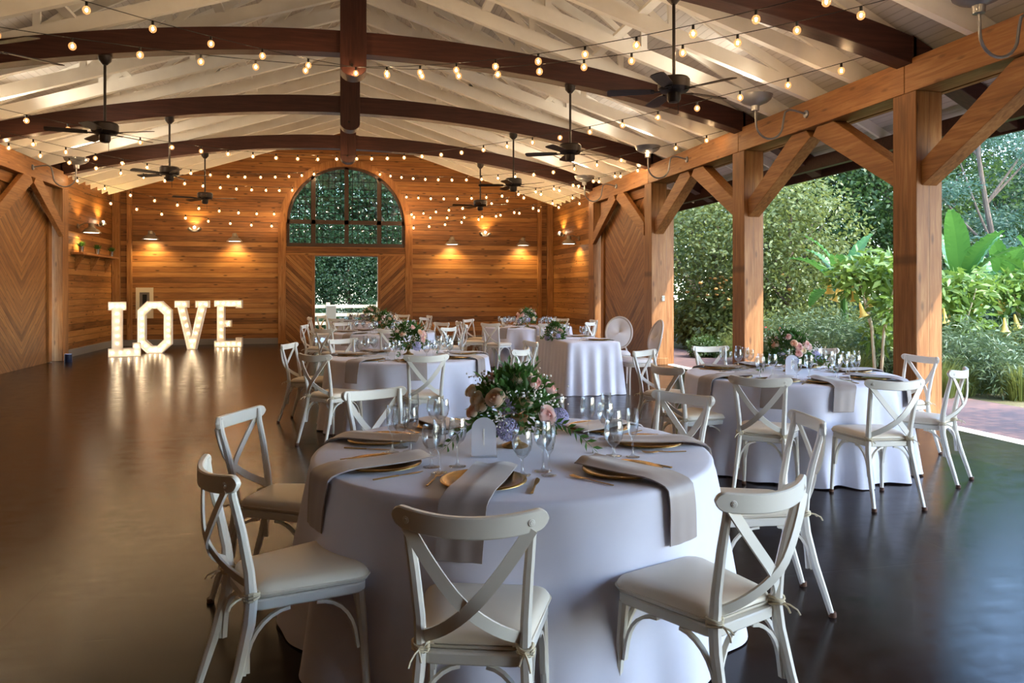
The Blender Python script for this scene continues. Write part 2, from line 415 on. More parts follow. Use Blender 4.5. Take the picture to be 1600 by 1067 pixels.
poly = [(-WH+.03,.02)]+[(WH*cos(pi*i/30)*-.98, H+WH*.98*sin(pi*i/30)) for i in range(31)]+[(WH-.03,.02)]
MB().prism(poly, 'y', .028, .034).build('pane', M['pane'], win, smooth=False)
# sliding end door panels with diagonal boards
for i, s in enumerate((-1,1)):
    a, b = sorted((s*.9, s*1.70))
    d = ST(B((a,-.04,0),(b,.05,2.54)), 'door_%d'%(i+1), M['chevinx'], loc=(XC,22.55,0))
    a, b = sorted((s*.9, s*.98)); B((a,-.07,0),(b,-.02,2.54)).build('door_stile', M['trim'], d)
# chevron doors of the side bays
def vdoor(n, s, yc, X):
    d = ST(B((0,-1.44,-.01),(.06,1.44,3.7)), 'door_%d'%n, M['cheviny'], loc=(X, yc, 0))
    xi = -.045 if s > 0 else .065
    B((xi,-1.44,.02),(xi+.04,-1.26,3.7)).build('door_stile', M['trim'], d); B((xi,1.26,.02),(xi+.04,1.44,3.7)).build('door_stile', M['trim'], d)
    B((xi,-1.26,3.5),(xi+.04,1.26,3.7)).build('door_rail', M['beam_y'], d)
    return d
vdoor(3, -1, 16.25, -6.06); vdoor(4, 1, 16.25, 6.34)
ST(B((6.5,14.42,0),(6.72,14.52,3.6)), 'trim_12', M['trim'])
# timber columns with their knee braces
BN = {7.06:'second column from the right frame edge', }
ys = [-.15, 3.45, 7.06, 10.67, 14.27, 17.87]
CL = {(1,7.06):'thick timber column nearest the camera behind the right-hand round table',
      (1,10.67):'middle timber column of the open side, sunlit on its lower half',
      (1,14.27):'timber column at the end of the open side, light switch on its face',
      (1,17.87):'timber column between right chevron door and the planked far wall',
      (-1,17.87):'timber column lit by a floor uplight beside the left chevron door'}
for s in (1,-1):
    for i, y in enumerate(ys):
        if (s, y) not in CL and not (s == 1 and y == 3.45) and not (s==-1 and y==14.27): continue
        if (s, y) in CL: lab = CL[(s,y)]
        elif s == 1: lab = 'timber column beyond the right frame edge, only its long brace showing'
        else: lab = 'timber column at the near end of the left chevron door'
        x0 = 6.16 if s > 0 else -6.15
        c = empty('timber_column', (x0+.17, y+.18, 0), label=lab, cat='column')
        B((-.17,-.18,.0),(.17,.18,3.71)).build('post', M['post'], c, bevel=.008)
        B((-.19,-.20,0),(.19,.20,.14)).build('plinth', M['post'], c, bevel=.006) if s > 0 and y < 17 else None
        for d in (-1, 1):
            if y == -.15 and d < 0: continue
            if y > 17.5 and d > 0: continue
            y0 = d*.14; y1 = d*1.82
            xo = 0 if not (y > 14 and d > 0 or y > 17) else -s*.14
            wd = .2 if xo == 0 else .1
            path = [(xo, y0, 2.72), (xo, y1, 3.78)]
            # knee brace, ends cut level/plumb
            yy0, yy1 = d*.17, d*1.72
            poly = [(yy0,2.66),(yy0,2.93),(yy1*.78,3.71),(yy1*.98,3.71),(d*1.78,3.60)]
            if d < 0: poly = poly[::-1]
            MB().prism([(p[0], p[1]) for p in poly], 'x', xo-wd/2, xo+wd/2).build('brace', M['brace'], c, bevel=.006, smooth=False)
        if s == 1 and y == 14.27:
            B((.06,-.19,1.30),(.12,-.18,1.41)).build('light_switch', M['tin'], c)
# long header beams
for s, x0 in ((1,6.16),(-1,-6.15)):
    lab = 'long timber header beam above the open side' if s > 0 else 'long timber header beam above the left chevron door'
    hb = empty('header_beam', (x0+.17, 8, 3.71), label=lab, cat='beam')
    y = -3.9 if s > 0 else 7.2; 
    cuts = [-11.9, -7.9, -4.37, -.76, 2.85, 6.45, 10.2] if s > 0 else [-.8, 2.85, 6.45, 10.2]
    for a, b in zip(cuts, cuts[1:]):
        B((-.17,a+.002,0),(.17,b-.002,.37)).build('beam_length', M['beam_y'], hb, bevel=.006)
    if s > 0:
        B((.2,-11.9,-.0),(.27,6.6,.22)).build('fascia_board', M['beam_y'], hb)
        B((.97,-11.9,-.25),(1.07,15.2,-.05)).build('eave_purlin', M['arch'], hb) if 0 else None
ep = ST(B((7.28,-4,3.42),(7.38,23,3.62)), 'trim_13', M['arch']); ST(B((7.66,-4,3.36),(7.70,23.2,3.66)), 'trim_14', M['arch'])
# arched beams with king posts
def archz(u): return 4.82-u*u/44.8
AL = {7.24:'nearest dark arched beam, only its right end dark against the ceiling', 10.85:'lowest-hung wide dark arched beam, largest across the top of the picture',
      14.45:'middle dark arched beam, second of the three full arches', 18.05:'farthest dark arched beam, in front of the arched window wall'}
arches = {}
for y in (7.24, 10.85, 14.45, 18.05):
    a = empty('arched_beam', (XC, y, 4.02), label=AL[y], cat='beam'); arches[y] = a
    n = 48; us = [-6.05+12.1*i/n for i in range(n+1)]
    bot = [(u, archz(u)-4.02) for u in us]; top = [(u, min(archz(u)+.31, ceilz(u)-.02)-4.02) for u in reversed(us)]
    MB().prism(bot+top, 'y', -.12, .12).build('arch', M['arch'], a, bevel=.006, ang=20)
    pr = [(-.18,2.35),(-.18,.60)]+[(-.18*cos(pi*i/10), .60-.13*sin(pi*i/10)) for i in range(1,10)]+[(.18,.60),(.18,2.35)]
    for s in (-1,1):
        q = [(s*6.0,ceilz(6.0)-.26-4.02),(s*7.4,ceilz(7.4)-.26-4.02),(s*7.4,ceilz(7.4)-.02-4.02),(s*6.0,ceilz(6.0)-.02-4.02)]
        MB().prism(q if s<0 else q[::-1], 'y', -.12, .12).build('rafter_tail', M['arch'], a, bevel=.006, smooth=False)
    kp = MB().prism(pr, 'y', -.17, .17).build('king_post', M['kpost'], a, bevel=.006, ang=25)
    MB().tube([(-.02,-.19,.62),(-.02,-.15,.62)], .02, 8).build('bolt', M['iron'], kp)
# white scissor trusses
TRN = 0
def trlab(kk):
    nm = ['nearest','largest full-width','middle','farthest']; q = kk//4
    if kk < 0: return 'white scissor truss, %s this side of the nearest arched beam' % ['first','second','third','fourth'][-kk-1]
    if kk % 4 == 0 and q < 4: return 'white scissor truss right above the %s dark arched beam' % nm[q]
    return 'white scissor truss, %s beyond the %s dark arched beam' % (['','first','second','third','fourth'][kk-4*min(q,3)], nm[min(q,3)])
for kk in range(-3, 17):
    y = 7.24+.9*kk
    TRN += 1
    t = empty('roof_truss', (XC, y, 4.08), label=trlab(kk), cat='roof truss', group='white roof trusses')
    dark = kk % 4 == 0
    for s in (-1, 1):
        zb = lambda u: .32*(6-abs(u))
        P = [(s*6.12, zb(6.12)), (s*.0, zb(0)), (0, zb(0)+.2), (s*6.12, zb(6.12)+.2)]
        if s > 0: P = P[::-1]
        MB().prism(P, 'y', -.045, .045).build('bottom_chord', M['white'], t, smooth=False)
        zt = lambda u: ceilz(u)-4.08
        P = [(s*7.45, zt(7.45)-.15), (0, zt(0)-.15), (0, zt(0)), (s*7.45, zt(7.45))]
        if s > 0: P = P[::-1]
        MB().prism(P, 'y', -.022, .022).build('top_chord', M['white'] , t, smooth=False)
        mb = MB()
        pts = [(1.2,0),(2.6,0),(4.0,0)]
        for u, _ in pts: mb.box((s*u-.045,-.022,zb(u)+.15),(s*u+.045,.022,zt(u)-.1))
        for (ua,_),(ub,_2) in zip([(0,0)]+pts, pts):
            mb.sweep([(s*ua,.03,zt(ua)-.12),(s*ub,.03,zb(ub)+.15)], .085, .04, (1,0,0))
        mb.build('web', M['white'], t, smooth=False)
    B((-.045,-.022,2.0),(.045,.022,3.3)).build('king_web', M['white'], t)
for i, u in enumerate((-3.6,-1.9,1.9,3.6)):
    z = 4.08+.32*(6-abs(u))+.2
    nm = ['left-most','left inner','right inner','right-most'][i]
    B((-.07,-8,0),(.07,8,.04)).build('lateral_brace', M['white'], loc=(XC+u, 14.2, z), label='white board running lengthways on the trusses, %s of four'%nm, cat='board')
# ------------------------------------------------------------------ ceiling fans
def make_fan(rod):
    f = empty('ceiling_fan', (0,0,0))
    mb = MB(); mb.tube([(0,0,-.06),(0,0,-rod)], .017, 10); mb.build('down_rod', M['steel'], f)
    MB().lathe([(.03,-.12),(.075,-.07),(.085,0)], 20).build('ceiling_mount', M['steel'], f)
    h = -rod
    mt = MB().lathe([(.03,h+.06),(.05,h+.05),(.15,h+.04),(.165,h+.02),(.165,h-.07),(.14,h-.10),(.07,h-.115),(.07,h-.18),(.055,h-.21),(.01,h-.22)], 28).build('motor_housing', M['steel'], f)
    MB().tube([(.04,-.02,h-.2),(.04,-.02,h-.33)], .004, 6).add([],[]).build('pull_chain', M['iron'], mt)
    for k in range(5):
        a = 2*pi*k/5
        mm = Matrix.Rotation(a,4,'Z') @ Matrix.Rotation(R(9),4,'X')
        mb = MB(); pts = [(.20,.045),(.30,.062),(.55,.072),(.66,.070),(.685,.05),(.69,0)]
        pl = [(x,-q) for x,q in pts]+[(x,q) for x,q in reversed(pts[:-1])]
        mb.prism(pl, 'z', -.004, .004)
        b = mb.build('blade', M['blade'], f); b.rotation_euler = (R(11),0,0); b.location = (0,0,h-.09)
        b.rotation_euler = (Matrix.Rotation(a,4,'Z') @ Matrix.Rotation(R(11),4,'X')).to_euler()
        mb = MB(); mb.box((.10,-.015,-.012),(.24,.015,-.004)); mb.box((.2,-.04,-.01),(.235,.04,-.004)); mb.build('blade_bracket', M['steel'], b)
    return f
fl = []
FANS = [(3.2,7.24,'dark ceiling fan nearest the camera at upper right, beside a dish uplight',15),(-3.2,7.24,'dark ceiling fan cut off by the upper left frame edge',40),
        (3.2,10.85,'ceiling fan on the right hanging from the largest arched beam',10),(-3.2,10.85,'ceiling fan on the left hanging from the largest arched beam',50),
        (3.15,14.45,'ceiling fan on the right hanging from the middle arched beam',25),(-3.15,14.45,'ceiling fan on the left hanging from the middle arched beam',5),
        (3.15,18.05,'farthest right ceiling fan, low in front of the plank wall',38),(-3.15,18.05,'farthest left ceiling fan, above the lit marquee letters',60)]
fproto = None
for u, y, lab, rz in FANS:
    zt = archz(u); rod = .93 if y != 7.24 else .93
    f = make_fan(rod) if fproto is None else copy_tree(fproto)
    if fproto is None: fproto = f
    f.location = (XC+u, y, zt+.01); f.rotation_euler = (0,0,R(rz))
    tag(f, lab, 'ceiling fan', 'dark five-blade ceiling fans')
# ------------------------------------------------------------------ gooseneck dish uplights on the header beams
def make_goose():
    g = empty('gooseneck_uplight')
    # local: +x points from the beam into the room; origin at the wall flange
    MB().lathe([(.055,0),(.05,.02),(.02,.03)], 20, M=Matrix.Rotation(pi/2,4,'Y')).build('flange', M['galv'], g)
    P = [(0,0,0),(.18,0,.04),(.27,0,.045),(.325,0,.01),(.345,0,-.07),(.36,0,-.16)]
    for i in range(1, 12):
        a = pi*i/11; P.append((.36+.20*(1-cos(a)), 0, -.16-.20*sin(a)))
    P += [(.765,0,-.05),(.77,0,.03)]
    MB().tube(P, .013, 8).build('curved_arm', M['galv'], g)
    d = MB().lathe([(.02,.0),(.05,.005),(.055,.07),(.10,.09),(.16,.115),(.205,.15),(.225,.20),(.228,.205),(.215,.205),(.195,.155),(.14,.125),(.03,.11)], 32, c=(.77,0,.0)).build('dish_shade', M['galv'], g)
    MB().ball((.77,0,.15), .035).build('bulb', M['lampface'], g)
    return g
gp = None
GL = {(1,5.45):'gooseneck dish light cut off at the top right corner',(1,9.05):'gooseneck dish light on right beam beside the nearest ceiling fan',
      (1,12.65):'gooseneck dish light on right beam, third from the right frame edge',(1,16.25):'farthest gooseneck dish light on the right beam, over the chevron door',
      (-1,16.25):'gooseneck dish light on the left beam above the chevron door'}
for s in (1,-1):
    for y in (5.45, 9.05, 12.65, 16.25):
        if (s,y) not in GL: continue
        g = make_goose() if gp is None else copy_tree(gp)
        if gp is None: gp = g
        g.location = (6.16 if s>0 else -5.81, y, 3.90); g.rotation_euler = (0,0,pi if s>0 else 0)
        tag(g, GL[(s,y)], 'dish light', 'galvanised gooseneck dish lights')
EUP = 34
def spot(name, loc, aim, e, size, col=(1,.82,.58), blend=.6, rad=.08):
    l = bpy.data.lights.new(name, 'SPOT'); l.energy = e; l.spot_size = R(size); l.spot_blend = blend; l.color = col; l.shadow_soft_size = rad
    o = bpy.data.objects.new(name, l); COL.objects.link(o); o.location = loc
    o.rotation_euler = (Vector(aim)-Vector(loc)).to_track_quat('-Z','Y').to_euler(); return o
for s in (1,-1):
    for y in (5.45, 9.05, 12.65, 16.25):
        if s < 0 and y < 12: continue
        x = 5.39 if s>0 else -5.04
        spot('dish_light', (x, y, 4.16 if (s,y) in GL or True else 4.1), (x-s*2.4, y, 5.6), EUP, 135, col=(1,.88,.68), rad=.12)
# ------------------------------------------------------------------ barn lights, bullet lights and shelf on the far walls
def make_barn():
    b = empty('barn_light')   # +y is the wall side; origin at the wall
    MB().lathe([(.06,0),(.055,-.03)], 16, M=Matrix.Rotation(-pi/2,4,'X')).build('wall_plate', M['galvd'], b)
    P = [(0,-.02,.0),(0,-.12,.06),(0,-.22,.08),(0,-.28,.04)]; MB().tube(P, .014, 8).build('arm', M['galvd'], b)
    MB().lathe([(.03,.06),(.06,.05),(.065,-.03),(.09,-.06),(.16,-.10),(.215,-.17),(.215,-.18),(.20,-.175),(.14,-.12),(.03,-.07)], 28, c=(0,-.30,.02)).build('shade', M['galvd'], b)
    MB().lathe([(.005,-.002),(.185,-.002),(.185,0),(.005,0)], 24, c=(0,-.30,-.145)).build('lit_lens', M['bulb'] if 0 else M['lampface'], b)
    return b
bp = make_barn(); first = True
BAR = [(-5.25+XC,22.5,3.08,0,'barn light left of the marquee letters on the far wall'),(-3.07+XC,22.5,3.05,0,'barn light just left of the arched window'),
       (3.08+XC,22.5,3.05,0,'barn light just right of the arched window'),(5.26+XC,22.5,3.05,0,'barn light near the right corner of the far wall'),
       (-6.1,19.75,3.05,pi/2,'barn light on the left side wall above the plant shelf'),(6.45,19.9,2.96,-pi/2,'barn light on the right side wall beside the chevron door')]
for x, y, z, rz, lab in BAR:
    b = bp if first else copy_tree(bp); first = False
    b.location = (x, y+(.1 if abs(rz)<.1 else 0), z); b.rotation_euler = (0,0,rz)
    tag(b, lab, 'wall light', 'zinc barn lights')
    v = Matrix.Rotation(rz,4,'Z') @ Vector((0,-.26,-.19)); p = Vector(b.location)+v
    a = p+Vector((0,0,-1))+(Matrix.Rotation(rz,4,'Z') @ Vector((0,.30,0)))
    spot('barn_lamp', p, a, 26, 130, col=(1,.66,.22), rad=.06)
def make_bullet():
    b = empty('wall_spotlight')
    B((-.10,-.04,-.03),(.10,0,.03)).build('junction_box', M['galvd'], b, bevel=.005)
    for s in (-1,1):
        MB().lathe([(.025,-.05),(.04,-.02),(.045,.06),(.04,.062)], 14, c=(0,0,0), M=Mloc((s*.12,-.10,.03), 0, R(20), R(s*50))).build('lamp_head', M['galvd'], b)
    MB().ball((0,-.12,.09), .032).build('lit_bulb', M['bulb'], b)
    return b
bp2 = make_bullet(); first = True
for x, y, z, rz, lab in [(-4.16+XC,22.6,3.2,0,'bright small spotlight between two barn lights left of the window'),(4.12+XC,22.6,3.2,0,'bright small spotlight between two barn lights right of the window'),
        (-6.1,21.3,3.2,pi/2,'bright small spotlight on the left side wall near the corner'),(6.45,21.4,3.15,-pi/2,'bright small spotlight on the right side wall near the corner')]:
    b = bp2 if first else copy_tree(bp2); first = False
    b.location = (x,y,z); b.rotation_euler = (0,0,rz); tag(b, lab, 'spotlight', 'small bright spotlights')
    p = Vector(b.location)+(Matrix.Rotation(rz,4,'Z') @ Vector((0,-.18,.14)))
    spot('spotlight_lamp', p, p+(Matrix.Rotation(rz,4,'Z') @ Vector((0,.22,1))), 16, 130, col=(1,.66,.22), rad=.04)
for y in (19.75,): 
    spot('side_uplight', (-5.85,y,3.2), (-6.05,y,4.2), 12, 120, col=(1,.66,.22), rad=.04)
    spot('side_uplight', (6.2,19.9,3.1), (6.4,19.9,4.2), 12, 120, col=(1,.66,.22), rad=.04)
sh = empty('wall_shelf', (-6.1,20.75,2.36), label='wooden bracket shelf on the left side wall holding three small plants', cat='shelf')
B((0,-1.45,0),(.26,1.45,.05)).build('shelf_board', M['beam_y'], sh, bevel=.004)
for y in (-1.15,0,1.15): MB().prism([(0,0),(.2,0),(0,-.38)], 'y', y-.03, y+.03).build('bracket', M['brace'], sh)
pp = None
for i, (y, lab) in enumerate(((19.55,'small green plant in tin pot at the near end of the wall shelf'),(20.75,'small green plant in tin pot in the middle of the wall shelf'),(21.95,'small green plant in tin pot at the corner end of the wall shelf'))):
    if pp is None:
        p = empty('potted_plant'); MB().lathe([(.045,0),(.065,.14),(.068,.15),(.06,.15),(.055,.13)], 18).build('pot', M['tin'], p)
        rnd = random.Random(3); mb = MB()
        for q in range(90):
            a = rnd.uniform(0,6.28); r = rnd.uniform(.01,.13); h = rnd.uniform(.05,.13)
            b0 = Vector((r*.3*cos(a), r*.3*sin(a), .13)); b1 = Vector((r*cos(a), r*sin(a), .15+h)); sd = (b1-b0).cross(Vector((0,0,1))).normalized()*.012
            m = (b0+b1)/2; mb.add([b0, m+sd, b1, m-sd], [(0,1,2,3)])
        mb.build('foliage', M['fleaf'], p, smooth=False); pp = p
    else: p = copy_tree(pp)
    p.location = (-5.96, y, 2.41); p.rotation_euler = (0,0,i*1.3); tag(p, lab, 'plant', 'small potted plants on the shelf')
fp = empty('wall_panel', (-5.29,22.6,.75), label='pale framed panel on the far wall behind the marquee letter O', cat='panel')
mb = MB()
for a, b in (((-.22,-.05,0),(-.13,0,.85)),((.13,-.05,0),(.22,0,.85)),((-.13,-.05,.72),(.13,0,.85)),((-.13,-.05,0),(.13,0,.14))): mb.box(a,b)
mb.build('panel_frame', M['panelm'], fp); B((-.13,-.02,.14),(.13,-.005,.72)).build('panel_face', M['galvd'], fp)
B((-.05,-.045,.30),(.06,-.02,.66)).build('panel_box', M['iron'], fp)
# floor uplight at the left column
ul = empty('floor_uplight', (-5.62,17.62,0), label='small dark blue floor uplight shining up the left column', cat='uplight')
MB().lathe([(.07,0),(.075,.01),(.075,.17),(.065,.17),(.06,.15),(.01,.15)], 20).build('housing', M['blue'], ul); MB().lathe([(.005,.151),(.055,.151),(.055,.155),(.005,.155)], 16).build('lit_lens', M['bulb'], ul)
spot('uplight_lamp', (-5.66,17.66,.2), (-5.80,17.80,2.0), 24, 40, col=(1,.72,.38), rad=.04)
# ------------------------------------------------------------------ LOVE marquee letters
def letter(ch, loc, rz, outlines, holes, bulbs, width, lab):
    e = empty('marquee_letter', loc, rz, label=lab, cat='letter')
    D = .16
    for ol in outlines:      # convex pieces; face recessed between raised rims
        pass
    face = MB(); rim = MB()
    for pc in outlines: face.prism(pc, 'y', -.01, D/2)
    face.build('letter_face', M['lwhite'], e, smooth=False)
    for loop in holes:       # rim loops: closed outline
        n = len(loop)
        for i in range(n):
            a = Vector((loop[i][0], 0, loop[i][1])); b = Vector((loop[(i+1)%n][0], 0, loop[(i+1)%n][1]))
            t = (b-a).normalized()*.008
            rim.sweep([a-t, b+t], .016, D, (t.z, 0, -t.x) if t.length else (1,0,0))
    rim.build('letter_rim', M['lwhite'], e, smooth=False)
    p0 = None
    for bx, bz in bulbs:
        if p0 is None: p0 = MB().ball((0,0,0), .016, 10, 6).build('bulb', M['lovebulb'], e)
        else:
            c = p0.copy(); COL.objects.link(c); c.parent = e; p = c
            c.location = (bx, -.035, bz); continue
        p0.location = (bx, -.035, bz)
    return e
Hh = 1.25
def line(a, b, n): return [(a[0]+(b[0]-a[0])*i/(n-1), a[1]+(b[1]-a[1])*i/(n-1)) for i in range(n)]
rzc = -TH
# L
L_out = [(0,0),(.66,0),(.66,.30),(.50,.30),(.50,.18),(.29,.18),(.29,1.07),(.36,1.07),(.36,Hh),(0,Hh),(0,1.07),(.07,1.07),(.07,.18),(0,.18)]
letter('L', (-5.17,18.8,0), rzc+R(28), [[(0,0),(.66,0),(.66,.18),(0,.18)],[(.50,.18),(.66,.18),(.66,.30),(.50,.30)],[(.07,.18),(.29,.18),(.29,1.07),(.07,1.07)],[(0,1.07),(.36,1.07),(.36,Hh),(0,Hh)]],
       [L_out], line((.18,.30),(.18,1.16),6)+line((.08,.09),(.58,.09),4)+[(.58,.22),(.07,1.16),(.29,1.16)], .66, 'lit white marquee letter L standing on the floor')
# O (octagonal)
def octa(i): 
    w_, h_ = .76-2*i, Hh-2*i; c = .21 - i*.35
    return [(i+c,i),(i+w_-c,i),(i+w_,i+c),(i+w_,i+h_-c),(i+w_-c,i+h_),(i+c,i+h_),(i,i+h_-c),(i,i+c)]
oo, oi, om = octa(0), octa(.17), octa(.085)
pcs = [[oo[i], oo[(i+1)%8], oi[(i+1)%8], oi[i]] for i in range(8)]
bl = []
for i in range(8):
    n = 5 if i in (2,6) else 2; bl += line(om[i], om[(i+1)%8], n+1)[:-1]
letter('O', (-4.78,19.78,0), rzc+R(14), pcs, [oo, oi], bl, .76, 'lit white marquee letter O standing on the floor')
# V
V_out = [(.30,0),(.50,0),(.74,1.08),(.82,1.08),(.82,Hh),(.50,Hh),(.50,1.08),(.56,1.08),(.40,.34),(.24,1.08),(.31,1.08),(.31,Hh),(-.01,Hh),(-.01,1.08),(.06,1.08)]
letter('V', (-4.14,20.85,0), rzc+R(8), [[(-.01,1.08),(.31,1.08),(.31,Hh),(-.01,Hh)],[(.50,1.08),(.82,1.08),(.82,Hh),(.50,Hh)],[(.30,0),(.40,0),(.40,.34),(.24,1.08),(.06,1.08)][::1],[(.40,0),(.50,0),(.74,1.08),(.56,1.08),(.40,.34)]],
       [V_out], line((.16,1.0),(.36,.22),5)+line((.64,1.0),(.44,.22),5)+[(.4,.09),(.07,1.165),(.2,1.165),(.6,1.165),(.73,1.165)], .82, 'lit white marquee letter V standing on the floor')
# E
E_out = [(0,0),(.70,0),(.70,.24),(.55,.24),(.55,.16),(.25,.16),(.25,.54),(.42,.54),(.42,.71),(.25,.71),(.25,1.09),(.55,1.09),(.55,1.05),(.70,1.05),(.70,Hh),(0,Hh),(0,1.09),(.07,1.09),(.07,.16),(0,.16)]
letter('E', (-3.3,21.55,0), rzc+R(10), [[(0,0),(.70,0),(.70,.16),(0,.16)],[(.55,.16),(.70,.16),(.70,.24),(.55,.24)],[(.07,.16),(.25,.16),(.25,1.09),(.07,1.09)],[(.25,.54),(.42,.54),(.42,.71),(.25,.71)],[(0,1.09),(.70,1.09),(.70,Hh),(0,Hh)],[(.55,1.05),(.70,1.05),(.70,1.09),(.55,1.09)]],
       [E_out], line((.16,.28),(.16,1.02),5)+line((.08,.08),(.62,.08),5)+line((.08,1.17),(.62,1.17),5)+[(.34,.625)], .70, 'lit white marquee letter E standing on the floor, nearest the window')
# ------------------------------------------------------------------ string lights
def strand(a, b, sag, lab, sp=.62, off=.3):
    a, b = Vector(a), Vector(b); Ln = (b-a).length; n = 24
    def P(t): p = a.lerp(b, t); p.z -= sag*4*t*(1-t); return p
    o = empty('string_lights', tuple(a), label=lab, cat='string lights', group='globe string lights under the roof')
    MB().tube([P(i/n)-a for i in range(n+1)], .0045, 5).build('cable', M['iron'], o)
    k = max(1, int((Ln-off)/sp))
    global BLB
    for i in range(k+1):
        s = off+i*sp
        if s > Ln-.1: break
        p = P(s/Ln)-a
        if BLB is None:
            BLB = MB().ball((0,0,-.088), .040, 14, 9, sq=1.08).build('bulb', M['globe'], o)
            MB().lathe([(.012,0),(.014,-.01),(.014,-.045),(.012,-.052)], 10).build('socket', M['iron'], BLB)
            MB().ball((0,0,-.088), .0125, 8, 5, sq=1.6).build('filament', M['filament'], BLB); BLB.location = p
        else:
            c = copy_tree(BLB, o); c.location = p
BLB = None
k1 = (XC, 10.62, 4.60); k3 = (XC, 17.86, 4.66); k2 = (XC, 14.25, 4.6)
strand(k1, (-5.3,6.2,4.75), .22, 'upper strand of globe bulbs from the nearest king post to the left', .68, .75)
strand(k1, (-5.8,7.2,4.15), .16, 'lower strand of globe bulbs from the nearest king post to the left', .68, .72)
strand(k1, (5.6,4.0,4.3), .34, 'upper strand of globe bulbs from the nearest king post to the right', .62, .05)
strand(k1, (5.1,6.0,4.25), .26, 'lower strand of globe bulbs from the nearest king post to the right', .58, .6)
strand(k3, (-5.8,10.85,4.2), .30, 'long strand of globe bulbs from the farthest king post to the left', .62, .4)
strand(k3, (5.8,7.3,4.15), .30, 'long strand of globe bulbs from the farthest king post to the right', .66, .4)
strand((-1.19,22.5,4.5), (-5.8,14.4,4.1), .25, 'strand from upper left of the arched window toward the left beam', .62)
strand((-1.63,22.5,3.8), (-5.8,18.0,4.05), .22, 'strand from the left side of the arched window to the left column', .62)
strand((-1.65,22.5,3.45), (-6.0,19.9,3.85), .16, 'lowest strand on the left side of the far plank wall', .6)
strand((1.75,22.5,4.4), (6.1,14.4,4.1), .28, 'strand from upper right of the arched window toward the right beam', .62)
strand((1.9,22.5,3.85), (6.1,14.6,4.08), .12, 'strand from the right side of the arched window to the right beam', .62)
strand((1.9,22.5,3.45), (6.1,18.0,4.05), .14, 'lowest strand on the right side of the far plank wall', .6)
strand((1.0,22.5,5.05), (6.1,10.9,4.1), .42, 'strand from above the arched window to the middle right column', .66)
strand((-.6,22.5,5.0), (-5.8,12.6,4.12), .40, 'strand from above the arched window to the left beam', .66)
strand((1.9,22.5,3.8), (6.3,18.3,3.9), .18, 'short strand low across the right part of the far plank wall', .6)
